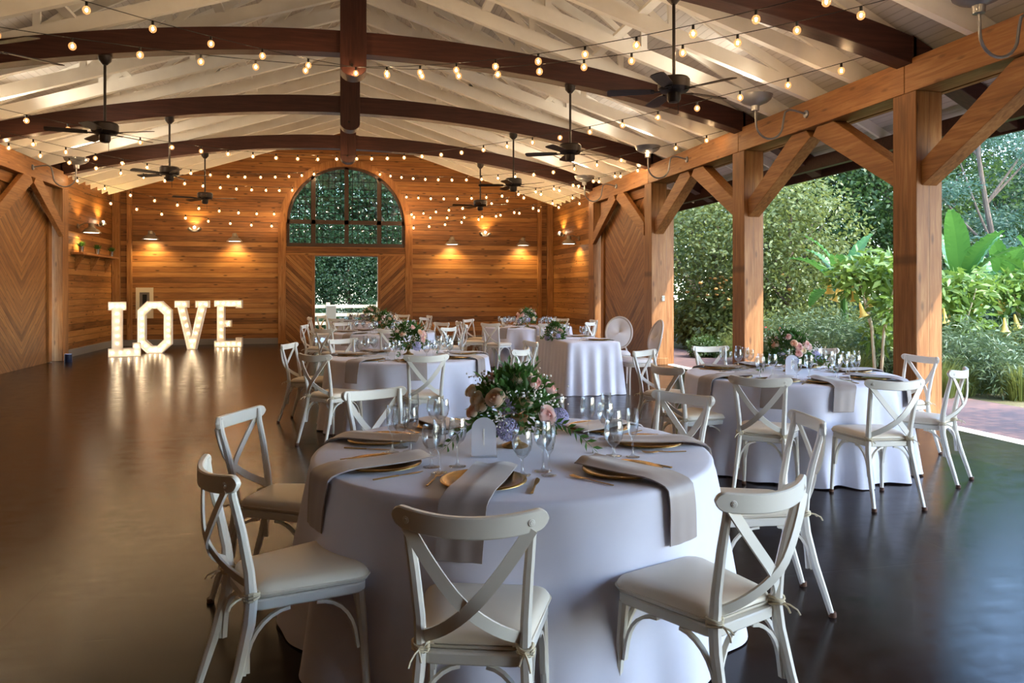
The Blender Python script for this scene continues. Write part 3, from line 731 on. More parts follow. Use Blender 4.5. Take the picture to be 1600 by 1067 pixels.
# ------------------------------------------------------------------ cross-back chair
def rr_outline(wf, wb, y0, y1, rc, n=6):
    # rounded trapezoid outline, counter-clockwise, front (y1) half width wf, back (y0) half width wb
    pts = []
    for (cx, cy, a0) in ((wf-rc, y1-rc, 0), (-(wf-rc), y1-rc, pi/2), (-(wb-rc), y0+rc, pi), (wb-rc, y0+rc, 1.5*pi)):
        for i in range(n+1):
            a = a0+pi/2*i/n; pts.append((cx+rc*cos(a), cy+rc*sin(a)))
    return pts
def slab(mb, out, prof):
    cx = sum(p[0] for p in out)/len(out); cy = sum(p[1] for p in out)/len(out)
    rings = []
    for ins, z in prof:
        rings.append([(cx+(x-cx)*(1-ins), cy+(y-cy)*(1-ins), z) for x, y in out])
    return mb.loft(rings)
def make_chair():
    c = empty('cross_back_chair')
    slab(MB(), rr_outline(.205,.165,-.20,.21,.05), [(.02,.415),(0,.42),(0,.447),(.02,.452)]).build('seat_frame', M['chair'], c)
    cu = slab(MB(), rr_outline(.212,.168,-.185,.222,.055), [(.05,.453),(.01,.458),(0,.468),(.0,.474),(.012,.482),(.05,.494),(.14,.502),(.4,.507),(.8,.509)]).build('cushion', M['cushion'], c, ang=60)
    op = rr_outline(.2135,.1695,-.1865,.2235,.055); MB().tube([(x,y,.470) for x,y in op]+[(op[0][0],op[0][1],.470)], .0035, 6).build('piping', M['cushion'], cu)
    for s in (-1,1):
        P = [(s*.182,-.315,.0),(s*.176,-.285,.10),(s*.168,-.24,.24),(s*.158,-.205,.38),(s*.153,-.196,.46),(s*.155,-.205,.56),(s*.164,-.232,.70),(s*.174,-.262,.82),(s*.177,-.268,.884)]
        lg = MB().sweep(P, [.024,.027,.03,.034,.034,.032,.030,.028,.024], [.024,.028,.034,.040,.040,.034,.030,.026,.022], (1,0,0), 8).build('leg', M['chair'], c)
        MB().lathe([(.016,0),(.018,.004),(.017,.022)], 12, c=(s*.182,-.316,0)).build('foot', M['foot'], lg)
        P = [(s*.200,.205,0),(s*.196,.200,.10),(s*.190,.190,.26),(s*.184,.178,.418)]
        lg = MB().sweep(P, [.023,.026,.031,.036], [.023,.026,.031,.036], (1,0,0), 8).build('leg', M['chair'], c)
        MB().lathe([(.015,0),(.017,.004),(.016,.022)], 12, c=(s*.200,.205,0)).build('foot', M['foot'], lg)
        # bentwood braces: side front, side rear, front plane, rear plane
        for (a, b, zt) in (((s*.187,.172),(s*.178,.02),.418),((s*.166,-.225),(s*.168,-.07),.418),((s*.182,.188),(s*.05,.190),.418),((s*.160,-.212),(s*.04,-.185),.418)):
            A = Vector((a[0],a[1],0)); Bv = Vector((b[0],b[1],0)); pts = [A+Vector((0,0,.215)), A+Vector((0,0,.25))+(Bv-A)*.04]
            for i in range(1,8):
                t = i/7; ang = t*pi/2
                pts.append(A.lerp(Bv, .06+.94*(1-cos(ang))) + Vector((0,0,.25+(zt-.25-.008)*sin(ang))))
            MB().sweep(pts, .018, .011, (Bv-A).cross(Vector((0,0,1))), 4).build('bentwood_brace', M['chair'], c, ang=50)
        # cushion tie knot round the rear post
        mb = MB()
        for k in range(3):
            z = .462+.009*k
            mb.tube([(s*.153+.024*cos(2*pi*i/12), -.197+.027*sin(2*pi*i/12), z+.004*sin(i+k)) for i in range(13)], .0042, 6)
        mb.tube([(s*.153,-.226,.468),(s*.160,-.245,.466),(s*.168,-.268,.455),(s*.172,-.276,.440)], .0035, 5)
        mb.tube([(s*.153,-.226,.466),(s*.145,-.248,.462),(s*.139,-.262,.450)], .0035, 5)
        mb.build('tie', M['cord'], c)
    # curved top rail with rounded ends
    n = 30; rings = []
    for i in range(n+1):
        u = sin((i/n-.5)*pi); x = .218*u; y = -.320+.066*u*u
        e = 1-abs(u); hh = .031*sqrt(max(0.03, 1-max(0,(abs(u)-.86)/.14)**2)); ty = .011
        zc = .852+.018*(u*u)
        nx_, ny_ = -2*.066*u/.218, 1; L = sqrt(nx_*nx_+1); nx_/=L; ny_/=L
        rings.append([(x-nx_*ty, y-ny_*ty, zc-hh+.004),(x-nx_*ty*.6, y-ny_*ty*.6, zc-hh),(x+nx_*ty*.6, y+ny_*ty*.6, zc-hh),(x+nx_*ty, y+ny_*ty, zc-hh+.004),
                      (x+nx_*ty, y+ny_*ty, zc+hh-.004),(x+nx_*ty*.6, y+ny_*ty*.6, zc+hh),(x-nx_*ty*.6, y-ny_*ty*.6, zc+hh),(x-nx_*ty, y-ny_*ty, zc+hh-.004)][::-1])
    MB().loft(rings).build('top_rail', M['chair'], c, ang=40)
    for s in (-1,1):
        P = []
        for i in range(15):
            t = i/14; x = -.176+.322*t; z = .845-.50*t+.155*t*t
            y = -.312+.030*((2*t-1)**2) + (.085*max(0,t-.45)**1.3/.46) + s*.004
            P.append((s*x, y, z))
        MB().sweep(P, .036, .008, (.7*s,0,.7) , 4).build('cross_strap', M['chair'], c, ang=50) if 0 else None
        mb = MB(); rings = []
        for i, p in enumerate(P):
            a = Vector(P[max(i-1,0)]); b = Vector(P[min(i+1,14)]); t = (b-a).normalized(); nrm = Vector((0,-1,0)); wv = t.cross(nrm).normalized(); nn = wv.cross(t).normalized()
            p = Vector(p); hw, ht = .018, .004
            rings.append([p-wv*hw-nn*ht, p+wv*hw-nn*ht, p+wv*hw+nn*ht, p-wv*hw+nn*ht])
        mb.loft(rings).build('cross_strap', M['chair'], c, ang=50)
        MB().lathe([(.001,.003),(.005,.003),(.006,.0015),(.009,.0015),(.011,0)][::-1], 14, M=Mloc((s*.176,-.290,.862),s*R(28),R(90))).build('bolt', M['chair'], c)
    return c
chair0 = make_chair(); used = [False]
TN = {1:'nearest round table',2:'round table beside the columns',3:'second round table back',4:'third round table back',5:'farthest round table',6:'far right round table'}
GN = {1:'nearest table',2:'column-side table',3:'second table',4:'third table',5:'farthest table',6:'far right table'}
def vdir(phi): a = R(phi); return RT*(-sin(a))+FW*(-cos(a))
def facing(f): return atan2(-f.x, f.y)
def place_chair(k, phi, r, where, turn=0):
    c = chair0 if not used[0] else copy_tree(chair0); used[0] = True
    v = vdir(phi); c.location = TC[k]+v*r; c.rotation_euler = (0,0,facing(-v)+R(turn))
    return tag(c, 'white cross-back chair at the %s, %s' % (TN[k], where), 'chair', 'chairs at the '+GN[k])
TC = {1:cw(0,3.53), 2:cw(2.48,6.70), 3:cw(-1.18,8.55), 4:Vector((.75,13.7,0)), 5:Vector((.73,18.5,0)), 6:cw(.32,15.6)}
W8 = {0:'front seat',45:'front left seat',90:'left seat',135:'back left seat',180:'back seat',-135:'back right seat',-90:'right seat',-45:'front right seat'}
SEATS = {1:[(4.8,1.16,0,0),(47,1.10,45,-9),(101,1.13,90,0),(143,1.15,135,0),(-133,1.12,-135,0),(-96,1.17,-90,-7),(-34.5,1.14,-45,0)],
         2:[(28,1.26,45),(-6,1.26,0),(-54,1.03,-45,-9),(-106,1.16,-90),(-150,1.34,-135),(170,1.38,180),(133,1.26,135),(65,1.08,90)],
         3:[(30,1.2,45),(-15,1.12,0),(-65,1.14,-45),(98,1.16,90),(137,1.2,135),(-112,1.25,-90)],
         4:[(30,1.22,45),(-15,1.15,0),(-58,1.2,-45),(90,1.15,90),(139,1.25,135),(-100,1.2,-90),(180,1.2,180),(-140,1.2,-135)],
         5:[(22,1.18,45),(-22,1.18,0),(-68,1.18,-45),(68,1.18,90),(112,1.18,135),(-112,1.18,-90),(-157,1.18,-135),(157,1.18,180)],
         6:[(30,1.2,45),(-15,1.2,0),(-58,1.18,-45),(75,1.18,90),(120,1.2,135),(-105,1.2,-90),(-148,1.18,-135),(165,1.2,180)]}
for k, L in SEATS.items():
    for phi, r, w8, *tn in L: place_chair(k, phi, r, W8[w8], tn[0] if tn else 0)
# ------------------------------------------------------------------ tables and cloths
TR = .915; ZT = .765
def make_cloth(seed, nf, amp, r=TR):
    rnd = random.Random(seed); n = 240
    comps = [(nf+rnd.choice((-2,-1,0,1,2,3)), rnd.uniform(0,6.28), rnd.uniform(.4,1)) for _ in range(4)]+[(5,rnd.uniform(0,6),.4)]
    sm = sum(c[2] for c in comps)
    def fold(a): 
        v = sum(c[2]*cos(c[0]*a+c[1]) for c in comps)/sm*1.9
        return max(-1, min(1.25, v))
    rings = []
    for rr in (.02,.3,.6,.8,.89): rings.append([(r*rr*cos(2*pi*i/n), r*rr*sin(2*pi*i/n), ZT) for i in range(n)])
    prof = [(0.975,0,0),(.992,-.004,0),(1.0,-.014,0),(1.002,-.03,.0)]
    for rr, dz, _ in prof: rings.append([(r*rr*cos(2*pi*i/n), r*rr*sin(2*pi*i/n), ZT+dz) for i in range(n)])
    for j in range(1, 21):
        t = j/20; z = (ZT-.03)*(1-t)+.006
        ring = []
        for i in range(n):
            a = 2*pi*i/n; f = fold(a+.03*t*sin(7*a))
            q = r*1.002+.085*t**1.1+amp*(t**.75)*f+amp*.15*t*t*cos((2*nf+3)*a)
            ring.append((q*cos(a), q*sin(a), z+.004*t*sin(9*a) if j<20 else .006+.005*(1+sin(13*a))))
        rings.append(ring)
    vs = MB(); vs.loft(rings, cap=False); vs.f.append(tuple(range(n)))
    return vs
CA = {1:(10,.062),2:(17,.050),3:(16,.048),4:(15,.045),5:(13,.04),6:(17,.05)}
tbl0 = None
for k in TC:
    if tbl0 is None:
        t = empty('round_table'); MB().lathe([(.90,-.02),(.90,0)], 48, c=(0,0,ZT-.012)).build('tabletop', M['fence'], t)
        for i in range(4):
            a = pi/4+pi/2*i; MB().tube([(.5*cos(a),.5*sin(a),ZT-.03),(.62*cos(a),.62*sin(a),0)], .014, 8).build('leg', M['iron'], t)
        tbl0 = t
    else: t = copy_tree(tbl0)
    t.location = TC[k]; tag(t, 'round banquet table hidden under its cloth, the %s' % TN[k], 'table', 'round banquet tables')
    nf, am = CA[k]
    make_cloth(k*7+1, nf, am).build('tablecloth', M['linen'], loc=TC[k], ang=80, label='white floor-length cloth on the %s' % TN[k], cat='tablecloth', group='white tablecloths')
# ------------------------------------------------------------------ place settings
def make_plate():
    return MB().lathe([(.005,.004),(.09,.004),(.105,.006),(.115,.012),(.150,.018),(.160,.020),(.166,.018),(.167,.014),(.150,.012),(.116,.004),(.105,.000),(.005,.0)], 56).build('charger_plate', M['gold'], ang=60)
def make_napkin(seed, drop=.18, w=.16):
    rnd = random.Random(seed); sk = rnd.uniform(-.035,.035); sk2 = rnd.uniform(-.03,.03)
    path = [(-.46,.793),(-.52,.792),(-.60,.789),(-.68,.788),(-.76,.789),(-.81,.790),(-.85,.787),(-.89,.779),(-.918,.770),(-.936,.754),(-.942,.72),(-.947,.68),(-.951,.64),(-.955,ZT-drop)]
    n = 14; mb = MB(); top = []; bot = []
    for j, (y, z) in enumerate(path):
        t = j/(len(path)-1)
        for i in range(n+1):
            u = -1+2*i/n
            h = .0012*sin(u*3+j*.4+seed)+.0008*cos(u*7+seed*2)+.0015*(1-abs(u))+.005*sin(u*4+seed*2)*max(0,1-t*3.2)
            hang = max(0, t-.6)/.4
            x = u*w/2*(1-.05*hang)+sk*(t-.3)*1.5+sk2*hang*hang+.006*sin(j*.7+seed)*hang
            yy = y-(h*1.6+.0015*cos(u*5+seed))*hang + u*.018*(1-t)*sin(seed)
            cy = 0 if hang <= .05 else .1*x*x
            top.append((x, yy+cy, z+h*(1-hang)+(.006*(1-abs(u)) if t<.5 else 0)+.004))
    for (x,y,z) in top: bot.append((x, y+.004, z-.005))
    m = len(path); vs = top+bot; o = len(top); fs = []
    for j in range(m-1):
        for i in range(n):
            a = j*(n+1)+i; fs.append((a,a+1,a+n+2,a+n+1)); fs.append((o+a,o+a+n+1,o+a+n+2,o+a+1))
        for i in (0,n):
            a = j*(n+1)+i; q = (a,a+n+1,o+a+n+1,o+a); fs.append(q if i==0 else q[::-1])
    for j in (0,m-1):
        for i in range(n):
            a = j*(n+1)+i; fs.append((a,o+a,o+a+1,a+1))
    mb.add(vs, fs)
    return mb.build('napkin', M['napkin'], ang=60)
def make_fork():
    mb = MB(); mb.sweep([(0,-.10,.004),(0,-.02,.004),(0,.03,.007)], [.010,.007,.006], .004, (1,0,0), 8)
    mb.sweep([(0,.03,.007),(0,.045,.006),(0,.06,.004)], [.006,.022,.024], .002, (1,0,0))
    for i in range(4): mb.sweep([(-.0105+.007*i,.058,.004),(-.0105+.007*i,.09,.006),(-.0105+.007*i,.105,.009)], .003, .002, (1,0,0))
    return mb.build('fork', M['goldm'])
def make_knife():
    mb = MB(); mb.sweep([(0,-.11,.004),(0,0,.004)], [.011,.008], .006, (1,0,0), 8)
    mb.sweep([(0,0,.004),(.002,.05,.004),(.001,.09,.004),(-.004,.115,.004)], [.008,.019,.018,.004], .0015, (1,0,0))
    return mb.build('knife', M['goldm'])
def gl(prof): return MB().lathe(prof, 28, cap=False)
def make_glass(kind):
    if kind == 'water_goblet': p = [(.002,.002),(.034,.001),(.035,.003),(.012,.008),(.005,.018),(.0045,.055),(.007,.068),(.022,.080),(.036,.102),(.041,.128),(.0395,.155),(.035,.180),(.0338,.179),(.038,.155),(.0395,.128),(.034,.103),(.02,.084),(.002,.076)]
    elif kind == 'wine_glass': p = [(.002,.002),(.035,.001),(.036,.003),(.010,.008),(.0045,.02),(.004,.085),(.008,.096),(.026,.110),(.036,.130),(.038,.150),(.035,.180),(.031,.205),(.030,.204),(.034,.178),(.0365,.150),(.0345,.131),(.024,.113),(.002,.104)]
    else: p = [(.002,.002),(.030,.001),(.031,.003),(.009,.008),(.004,.02),(.0038,.075),(.007,.088),(.018,.105),(.0255,.135),(.027,.170),(.025,.215),(.024,.214),(.0258,.170),(.0242,.136),(.016,.108),(.002,.098)]
    return gl(p).build(kind, M['glass'], ang=70)
protos = {}
def inst(kind, fn, loc, rz, lab, cat, grp):
    if kind not in protos: protos[kind] = fn(); o = protos[kind]
    else: o = protos[kind].copy(); COL.objects.link(o)
    o.location = loc; o.rotation_euler = (0,0,rz)
    return tag(o, lab, cat, grp)
def setting(k, phi, w8, cut=True, glasses=3, rad=.66, seed=0, base=None):
    c = TC[k]; v = vdir(phi); f = -v; rz = facing(f); side = Vector((f.y,-f.x,0))   # side: sitter's right
    seat = W8[w8].replace(' seat',''); tn = TN[k]
    P = lambda a, b: c+v*a+side*b+Vector((0,0,ZT))
    rnd = random.Random(k*100+seed)
    inst('plate', make_plate, P(rad,0)+Vector((0,0,.0005)), rz, 'gold charger plate under napkin, %s place, %s' % (seat,tn), 'plate', 'gold charger plates')
    s = (k*13+seed) % 5
    n = inst('napkin%d'%s, lambda: make_napkin(s*1.7+1, .17+.01*s, .175), c, rz, 'grey napkin hanging at the %s place, %s' % (seat,tn), 'napkin', 'grey napkins')
    if cut:
        inst('fork', make_fork, P(rad+rnd.uniform(-.02,.02),-.20), rz+R(rnd.uniform(-4,4)), 'gold fork beside the %s plate, %s' % (seat,tn), 'fork', 'gold forks')
        inst('knife', make_knife, P(rad+rnd.uniform(-.02,.02),.20), rz+R(rnd.uniform(-4,4)), 'gold knife beside the %s plate, %s' % (seat,tn), 'knife', 'gold knives')
    for i, (kd, a, b) in enumerate((('water_goblet',.50,.13),('wine_glass',.42,.20),('champagne_flute',.53,.235))[:glasses]):
        a += rnd.uniform(-.03,.03); b += rnd.uniform(-.02,.02)
        inst(kd, lambda: make_glass(kd), P(a,b), 0, 'clear %s at the %s place, %s' % (kd.replace('_',' '), seat, tn), 'glass', kd.replace('_',' ')+'s')
for k, L in SEATS.items():
    for i, (phi, r, w8, *tn) in enumerate(L):
        if k == 1: phi = (9.5,56,104,146,-136,-98,-43)[i]
        setting(k, phi, w8, cut=k in (1,2,3), seed=i)
# ------------------------------------------------------------------ bouquets
def leaf_pts(L, W, fold=.25):
    return [(0,0,0),(-W/2,L*.45,fold*W/2),(0,L*.5,0),(W/2,L*.45,fold*W/2),(0,L,0)], [(0,2,1),(0,3,2),(1,2,4),(2,3,4)]
def add_leaf(mb, p, d, L, W, roll=0, fold=.3):
    d = Vector(d).normalized(); q = d.to_track_quat('Y','Z').to_matrix().to_4x4()
    vs, fs = leaf_pts(L, W, fold); mb.add(vs, fs, Matrix.Translation(Vector(p)) @ q @ Matrix.Rotation(roll,4,'Y'))
def rose_mesh(rad, seed, n=20):
    rnd = random.Random(seed); mb = MB()
    mb.ball((0,0,rad*.12), rad*.16, 8, 5, sq=1.5)
    for i in range(n):
        t = i/(n-1); a = i*2.05+rnd.uniform(-.2,.2); ri = rad*(.20+.80*t**.9); am = R(142-52*t); hw = R(75-22*t)
        vs = []; nu, nv = 6, 6
        for v in range(nv+1):
            sv_ = v/nv; al = am*(.15+.85*sv_)
            for u in range(nu+1):
                q = -1+2*u/nu
                al2 = al*(1-.10*q*q*sv_); rr = ri*sin(al2); z = -ri*cos(al2)*.95
                if t > .45 and sv_ > .8: k = (t-.45)*(sv_-.8)*5; rr += rad*.17*k; z -= rad*.05*k
                aa = a+q*hw*(.6+.55*sv_ if sv_ < .75 else 1.05-.12*(sv_-.75)*4*abs(q))
                vs.append((rr*cos(aa), rr*sin(aa), z+rad*.05*(1-t)))
        fs = [(v*(nu+1)+u, v*(nu+1)+u+1, (v+1)*(nu+1)+u+1, (v+1)*(nu+1)+u) for v in range(nv) for u in range(nu)]
        mb.add(vs, fs)
    return mb
def hydrangea(rad, seed):
    rnd = random.Random(seed); mb = MB()
    for i in range(90):
        z = 1-2*(i+.5)/90; a = i*2.399; r = sqrt(1-z*z); n = Vector((r*cos(a), r*sin(a), z)); p = n*rad*rnd.uniform(.9,1.05)
        q = n.to_track_quat('Z','Y').to_matrix().to_4x4(); s = rad*.34; ro = rnd.uniform(0,1.5)
        for k in range(4):
            b = ro+k*pi/2
            mb.add([(0,0,0),(s*.55*cos(b-.5),s*.55*sin(b-.5),.15*s),(s*cos(b),s*sin(b),.1*s),(s*.55*cos(b+.5),s*.55*sin(b+.5),.15*s)], [(0,1,2,3)], Matrix.Translation(p) @ q)
    return mb
RM = {}
def rose(parent, p, rad, mat, dirv, seed):
    key = (round(rad,3), mat, seed%3)
    if key not in RM:
        RM[key] = rose_mesh(rad, seed%3+2).build('rose', M[mat], parent, ang=70); o = RM[key]
    else:
        o = RM[key].copy(); COL.objects.link(o); o.parent = parent; ALLK.setdefault(parent.name, []).append(o)
    o.location = Vector(p)-Vector(dirv).normalized()*rad*.1; o.rotation_euler = Vector(dirv).to_track_quat('Z','Y').to_euler()
    return o
def make_bouquet(kind, seed, vase=True):
    rnd = random.Random(seed); b = empty('centrepiece')
    Z0 = .130 if vase else .04
    if vase:
        MB().lathe([(.004,0),(.060,0),(.063,.006),(.055,.012),(.030,.022),(.018,.040),(.016,.055),(.024,.068),(.040,.082),(.052,.100),(.058,.120),(.060,.140),(.063,.145),(.060,.146),(.054,.140),(.045,.12),(.004,.11)], 40).build('pedestal_vase', M['vase'], b, ang=60)
    mb = MB()
    for i in range(900):
        a = rnd.uniform(0,6.283); el = rnd.uniform(-.55,1.45); rr = rnd.uniform(.55,1.0)
        d = Vector((cos(a)*cos(el), sin(a)*cos(el), sin(el)))
        p = Vector((d.x*.19*rr, d.y*.17*rr, Z0+.03+d.z*.185*rr+ .01))
        d2 = (d+Vector((rnd.uniform(-.7,.7),rnd.uniform(-.7,.7),rnd.uniform(-.4,.5)))).normalized()
        L = rnd.uniform(.035,.072); add_leaf(mb, p, d2, L, L*rnd.uniform(.36,.55), rnd.uniform(-1.5,1.5))
    for i in range(9):     # sprigs standing out of the top
        a = rnd.uniform(0,6.283); el = rnd.uniform(.6,1.3); d = Vector((cos(a)*cos(el), sin(a)*cos(el), sin(el)))
        for j in range(7):
            p = Vector((0,0,Z0+.03))+d*(.15+.018*j)
            e = (d+Vector((rnd.uniform(-1,1),rnd.uniform(-1,1),rnd.uniform(-.5,.8)))*.8).normalized(); add_leaf(mb, p, e, .045, .016, rnd.uniform(-1,1))
    # trailing sprays
    for s, tip in ((-1,(-.31,-.12,Z0-.10)),(1,(.35,-.14,Z0-.105))):
        a = Vector((s*.10,-.12,Z0+.00)); tp = Vector(tip); pr_ = a
        for j in range(1, 10):
            t = j/9; p = a.lerp(tp, t); p.z += .045*sin(pi*t)*1.0
            if not vase: p.z = max(p.z, .01)
            mb.sweep([pr_, p], .0022, .0022, (0,0,1)); dd = (p-pr_).normalized(); pr_ = p
            for q in (-1,1):
                e = dd+Vector((-dd.z,0,dd.x))*q*.95+Vector((0,rnd.uniform(-.3,.3),rnd.uniform(-.3,.1))); add_leaf(mb, p, e, rnd.uniform(.042,.054), .018, q*rnd.uniform(.8,1.3))
        add_leaf(mb, pr_, dd, .045, .014)
    mb.build('foliage', M['fleaf'], b, smooth=False)
    Rl = [(-.095,-.165,.125,.046,'peach'),(-.185,-.10,.115,.036,'cream'),(-.215,-.06,.145,.032,'cream'),(-.16,-.13,.085,.034,'cream'),(-.205,-.10,.055,.034,'peach'),
          (.015,-.05,.205,.042,'cream'),(.055,-.02,.215,.036,'cream'),(.10,-.08,.185,.036,'blush'),(.150,-.15,.045,.046,'blush'),(.175,-.02,.15,.034,'blush'),
          (-.13,.0,.20,.030,'blush'),(0,.14,.16,.042,'peach'),(-.12,.12,.12,.038,'cream'),(.13,.12,.12,.042,'blush'),(.06,.16,.06,.036,'peach')]
    for i, (x, y, z, r, m) in enumerate(Rl):
        if kind == 1: x, y = x*cos(1.1)-y*sin(1.1)*1.0, x*sin(1.1)+y*cos(1.1); m = ['blush','blush','peach','cream','blush'][i%5]; r *= 1.05
        if kind == 2: y = y*.7; m = ['blush','peach','cream'][i%3]; z = z*.85
        rose(b, (x, y, Z0+z), r, m, (x*3.5, y*3.5-.25 if kind==0 else y*4, z+.32), i)
    for (x,y,z,r) in ((-.035,-.155,-.02,.050),(.205,-.07,.02,.042),(-.03,.16,.03,.045)):
        hydrangea(r, 4).build('hydrangea', M['hydra'], b, smooth=False, loc=(x,y,Z0+z))
    mb = MB(); st = MB()
    for (cx,cy,cz) in ((.10,-.13,.13),(-.07,-.17,.03),(-.10,-.08,.19),(.12,.05,.19),(-.05,.1,.2),(.18,-.1,.10),(-.18,.03,.17)):
        for i in range(26):
            p = Vector((cx+rnd.gauss(0,.032), cy+rnd.gauss(0,.03), Z0+cz+rnd.gauss(0,.03))); 
            mb.ball(p, rnd.uniform(.0035,.006), 6, 4)
    mb.build('gypsophila_sprays', M['baby'], b, kind='stuff')
    return b
b0 = make_bouquet(0, 11)
b0.location = cw(.015,3.56,ZT); b0.rotation_euler = (0,0,-TH); tag(b0, 'rose and greenery centrepiece in gold pedestal vase on the nearest round table', 'centrepiece', 'flower centrepieces')
b1 = make_bouquet(1, 23)
for i, (k, off, rz, lab) in enumerate(((2,(.07,.2),0,'blush and lavender centrepiece on the round table beside the timber columns'),(3,(-.02,.15),1.0,'pink rose centrepiece on the second round table from the front'),
        (4,(0,0),2.2,'rose centrepiece on the third round table, in front of the open doorway'),(5,(0,.0),4.0,'small rose centrepiece on the farthest round table'),(6,(0,0),5.1,'pale rose centrepiece on the far round table right of the doorway'))):
    b = b1 if i == 0 else copy_tree(b1)
    b.location = TC[k]+RT*off[0]+FW*off[1]+Vector((0,0,ZT)); b.rotation_euler = (0,0,rz-TH); tag(b, lab, 'centrepiece', 'flower centrepieces')
# frosted table number stands
for (l, d, lab) in ((-.125,3.34,'frosted acrylic arched table number on the nearest round table'),(2.46,6.62,'frosted acrylic arched table number on the table beside the columns')):
    s = empty('table_number', cw(l,d,ZT), -TH+R(4), label=lab, cat='table number', group='frosted table numbers')
    pl = [(-.055,0),(.055,0),(.055,.12)]+[(.055*cos(a), .12+.055*sin(a)) for a in [pi*i/14 for i in range(1,14)]]+[(-.055,.12)]
    a = MB().prism(pl, 'y', -.0015, .0015).build('arched_panel', M['frost'], s, smooth=False)
    mb = MB(); mb.box((-.003,-.0025,.05),(.003,-.0016,.125)); mb.build('numeral_mark', M['baby'], a)
    B((-.058,-.025,0),(.058,.025,.004)).build('base', M['frost'], s)
# ------------------------------------------------------------------ sweetheart table with cloth, oval chairs
tx0, tx1, ty0, ty1 = 3.17, 3.97, 10.30, 12.10; tcx, tcy = (tx0+tx1)/2, (ty0+ty1)/2
t = empty('rectangular_table', (tcx,tcy,0), label='rectangular table hidden under its pleated white cloth, by the oval-back chairs', cat='table')
B((-.38,-.88,ZT-.03),(.38,.88,ZT-.012)).build('tabletop', M['fence'], t)
for sx in (-1,1):
    for sy in (-1,1): MB().tube([(sx*.3,sy*.7,ZT-.03),(sx*.32,sy*.75,0)], .014, 8).build('leg', M['iron'], t)
def rect_cloth(hw, hl):
    out = rr_outline(hw, hw, -hl, hl, .06, 8); P = []
    for i in range(len(out)):
        a = Vector(out[i]); b = Vector(out[(i+1)%len(out)]); m = max(1, int((b-a).length/.015))
        P += [a.lerp(b, j/m) for j in range(m)]
    n = len(P); s = 0; S_ = []
    for i in range(n): S_.append(s); s += (P[(i+1)%n]-P[i]).length
    N = []
    for i in range(n): t_ = (P[(i+1)%n]-P[i-1]).normalized(); N.append(Vector((t_.y,-t_.x)))
    rings = [[(p.x*.02,p.y*.02,ZT) for p in P],[(p.x*.97,p.y*.98,ZT) for p in P],[(p.x,p.y,ZT-.006) for p in P],[(p.x+N[i].x*.004,p.y+N[i].y*.004,ZT-.02) for i,p in enumerate(P)]]
    for j in range(1, 15):
        t_ = j/14; ring = []
        for i, p in enumerate(P):
            left = 1 if N[i].x < -.5 else 0
            am = (.012 if left else .034)*t_**.7
            f = sin(S_[i]/s*2*pi*26+.8*sin(S_[i]*3.1))+.4*sin(S_[i]/s*2*pi*11)
            q = .004+.05*t_+am*f; ring.append((p.x+N[i].x*q, p.y+N[i].y*q, (ZT-.02)*(1-t_)+.006))
        rings.append(ring)
    mb = MB().loft(rings, cap=False); mb.f.append(tuple(range(n))); return mb
rect_cloth(.40,.90).build('tablecloth', M['linen'], loc=(tcx,tcy,0), ang=80, label='white pleated cloth on the rectangular table by the oval-back chairs', cat='tablecloth', group='white tablecloths')
b2 = make_bouquet(2, 31, vase=False); b2.location = (3.24,11.2,ZT); b2.rotation_euler = (0,0,-pi/2+.2); b2.scale = (1.0,.8,.9)
tag(b2, 'low rose and hydrangea arrangement spilling over the edge of the rectangular table', 'centrepiece', 'flower centrepieces')
for i, (y, w_) in enumerate(((10.68,'near'),(11.62,'far'))):
    inst('plate', make_plate, (3.78,y,ZT), 0, 'gold charger plate at the %s place of the rectangular table'%w_, 'plate', 'gold charger plates')
    o = inst('napkin%d'%(i+1), None, (tcx-.515,y,0), pi/2, 'grey napkin over the right edge at the %s place of the rectangular table'%w_, 'napkin', 'grey napkins')
    for kd, x, dy in (('water_goblet',3.58,.16),('wine_glass',3.55,.25),('champagne_flute',3.64,.30)):
        inst(kd, None, (x, y+dy-.1, ZT), 0, 'clear %s at the %s place of the rectangular table'%(kd.replace('_',' '),w_), 'glass', kd.replace('_',' ')+'s')
def make_oval():
    c = empty('oval_back_chair')
    slab(MB(), rr_outline(.245,.20,-.22,.24,.11), [(.03,.40),(0,.405),(0,.445),(.02,.45)]).build('seat_frame', M['ovalframe'], c)
    slab(MB(), rr_outline(.240,.195,-.20,.235,.11), [(.03,.451),(0,.458),(0,.475),(.03,.495),(.1,.508),(.3,.515),(.8,.518)]).build('seat', M['uph'], c, ang=60)
    for s in (-1,1):
        for y, d in ((.19,.0),(-.19,-.06)):
            MB().sweep([(s*.20,y,.41),(s*.19,y+d*.3,.3),(s*.185,y+d,0)], [.045,.032,.022], [.045,.032,.022], (1,0,0), 10).build('leg', M['ovalframe'], c)
        MB().sweep([(s*.15,-.20,.42),(s*.13,-.235,.52),(s*.10,-.262,.58)], .03, .03, (1,0,0), 8).build('back_post', M['ovalframe'], c)
    Q = lambda a, k, dy: (.22*k*cos(a), -.30-.06*sin(a)+dy+.03*(cos(a))**2, .80+.26*k*sin(a))
    MB().sweep([Q(2*pi*i/40,1,0) for i in range(41)], .035, .035, (0,1,0), 8).build('oval_frame', M['ovalframe'], c, ang=60)
    rings = []
    for k, dy in ((.93,-.008),(.7,-.022),(.3,-.028),(.02,-.03)): rings.append([Q(2*pi*i/40,k,dy*1.0) for i in range(40)])
    mb = MB().loft(rings, cap=False)
    rings = [[Q(2*pi*i/40,k,dy) for i in range(40)] for k, dy in ((.93,.008),(.7,.022),(.3,.028),(.02,.03))]
    mb.loft(rings, cap=False); mb.build('upholstered_back', M['uph'], c, ang=60)
    return c
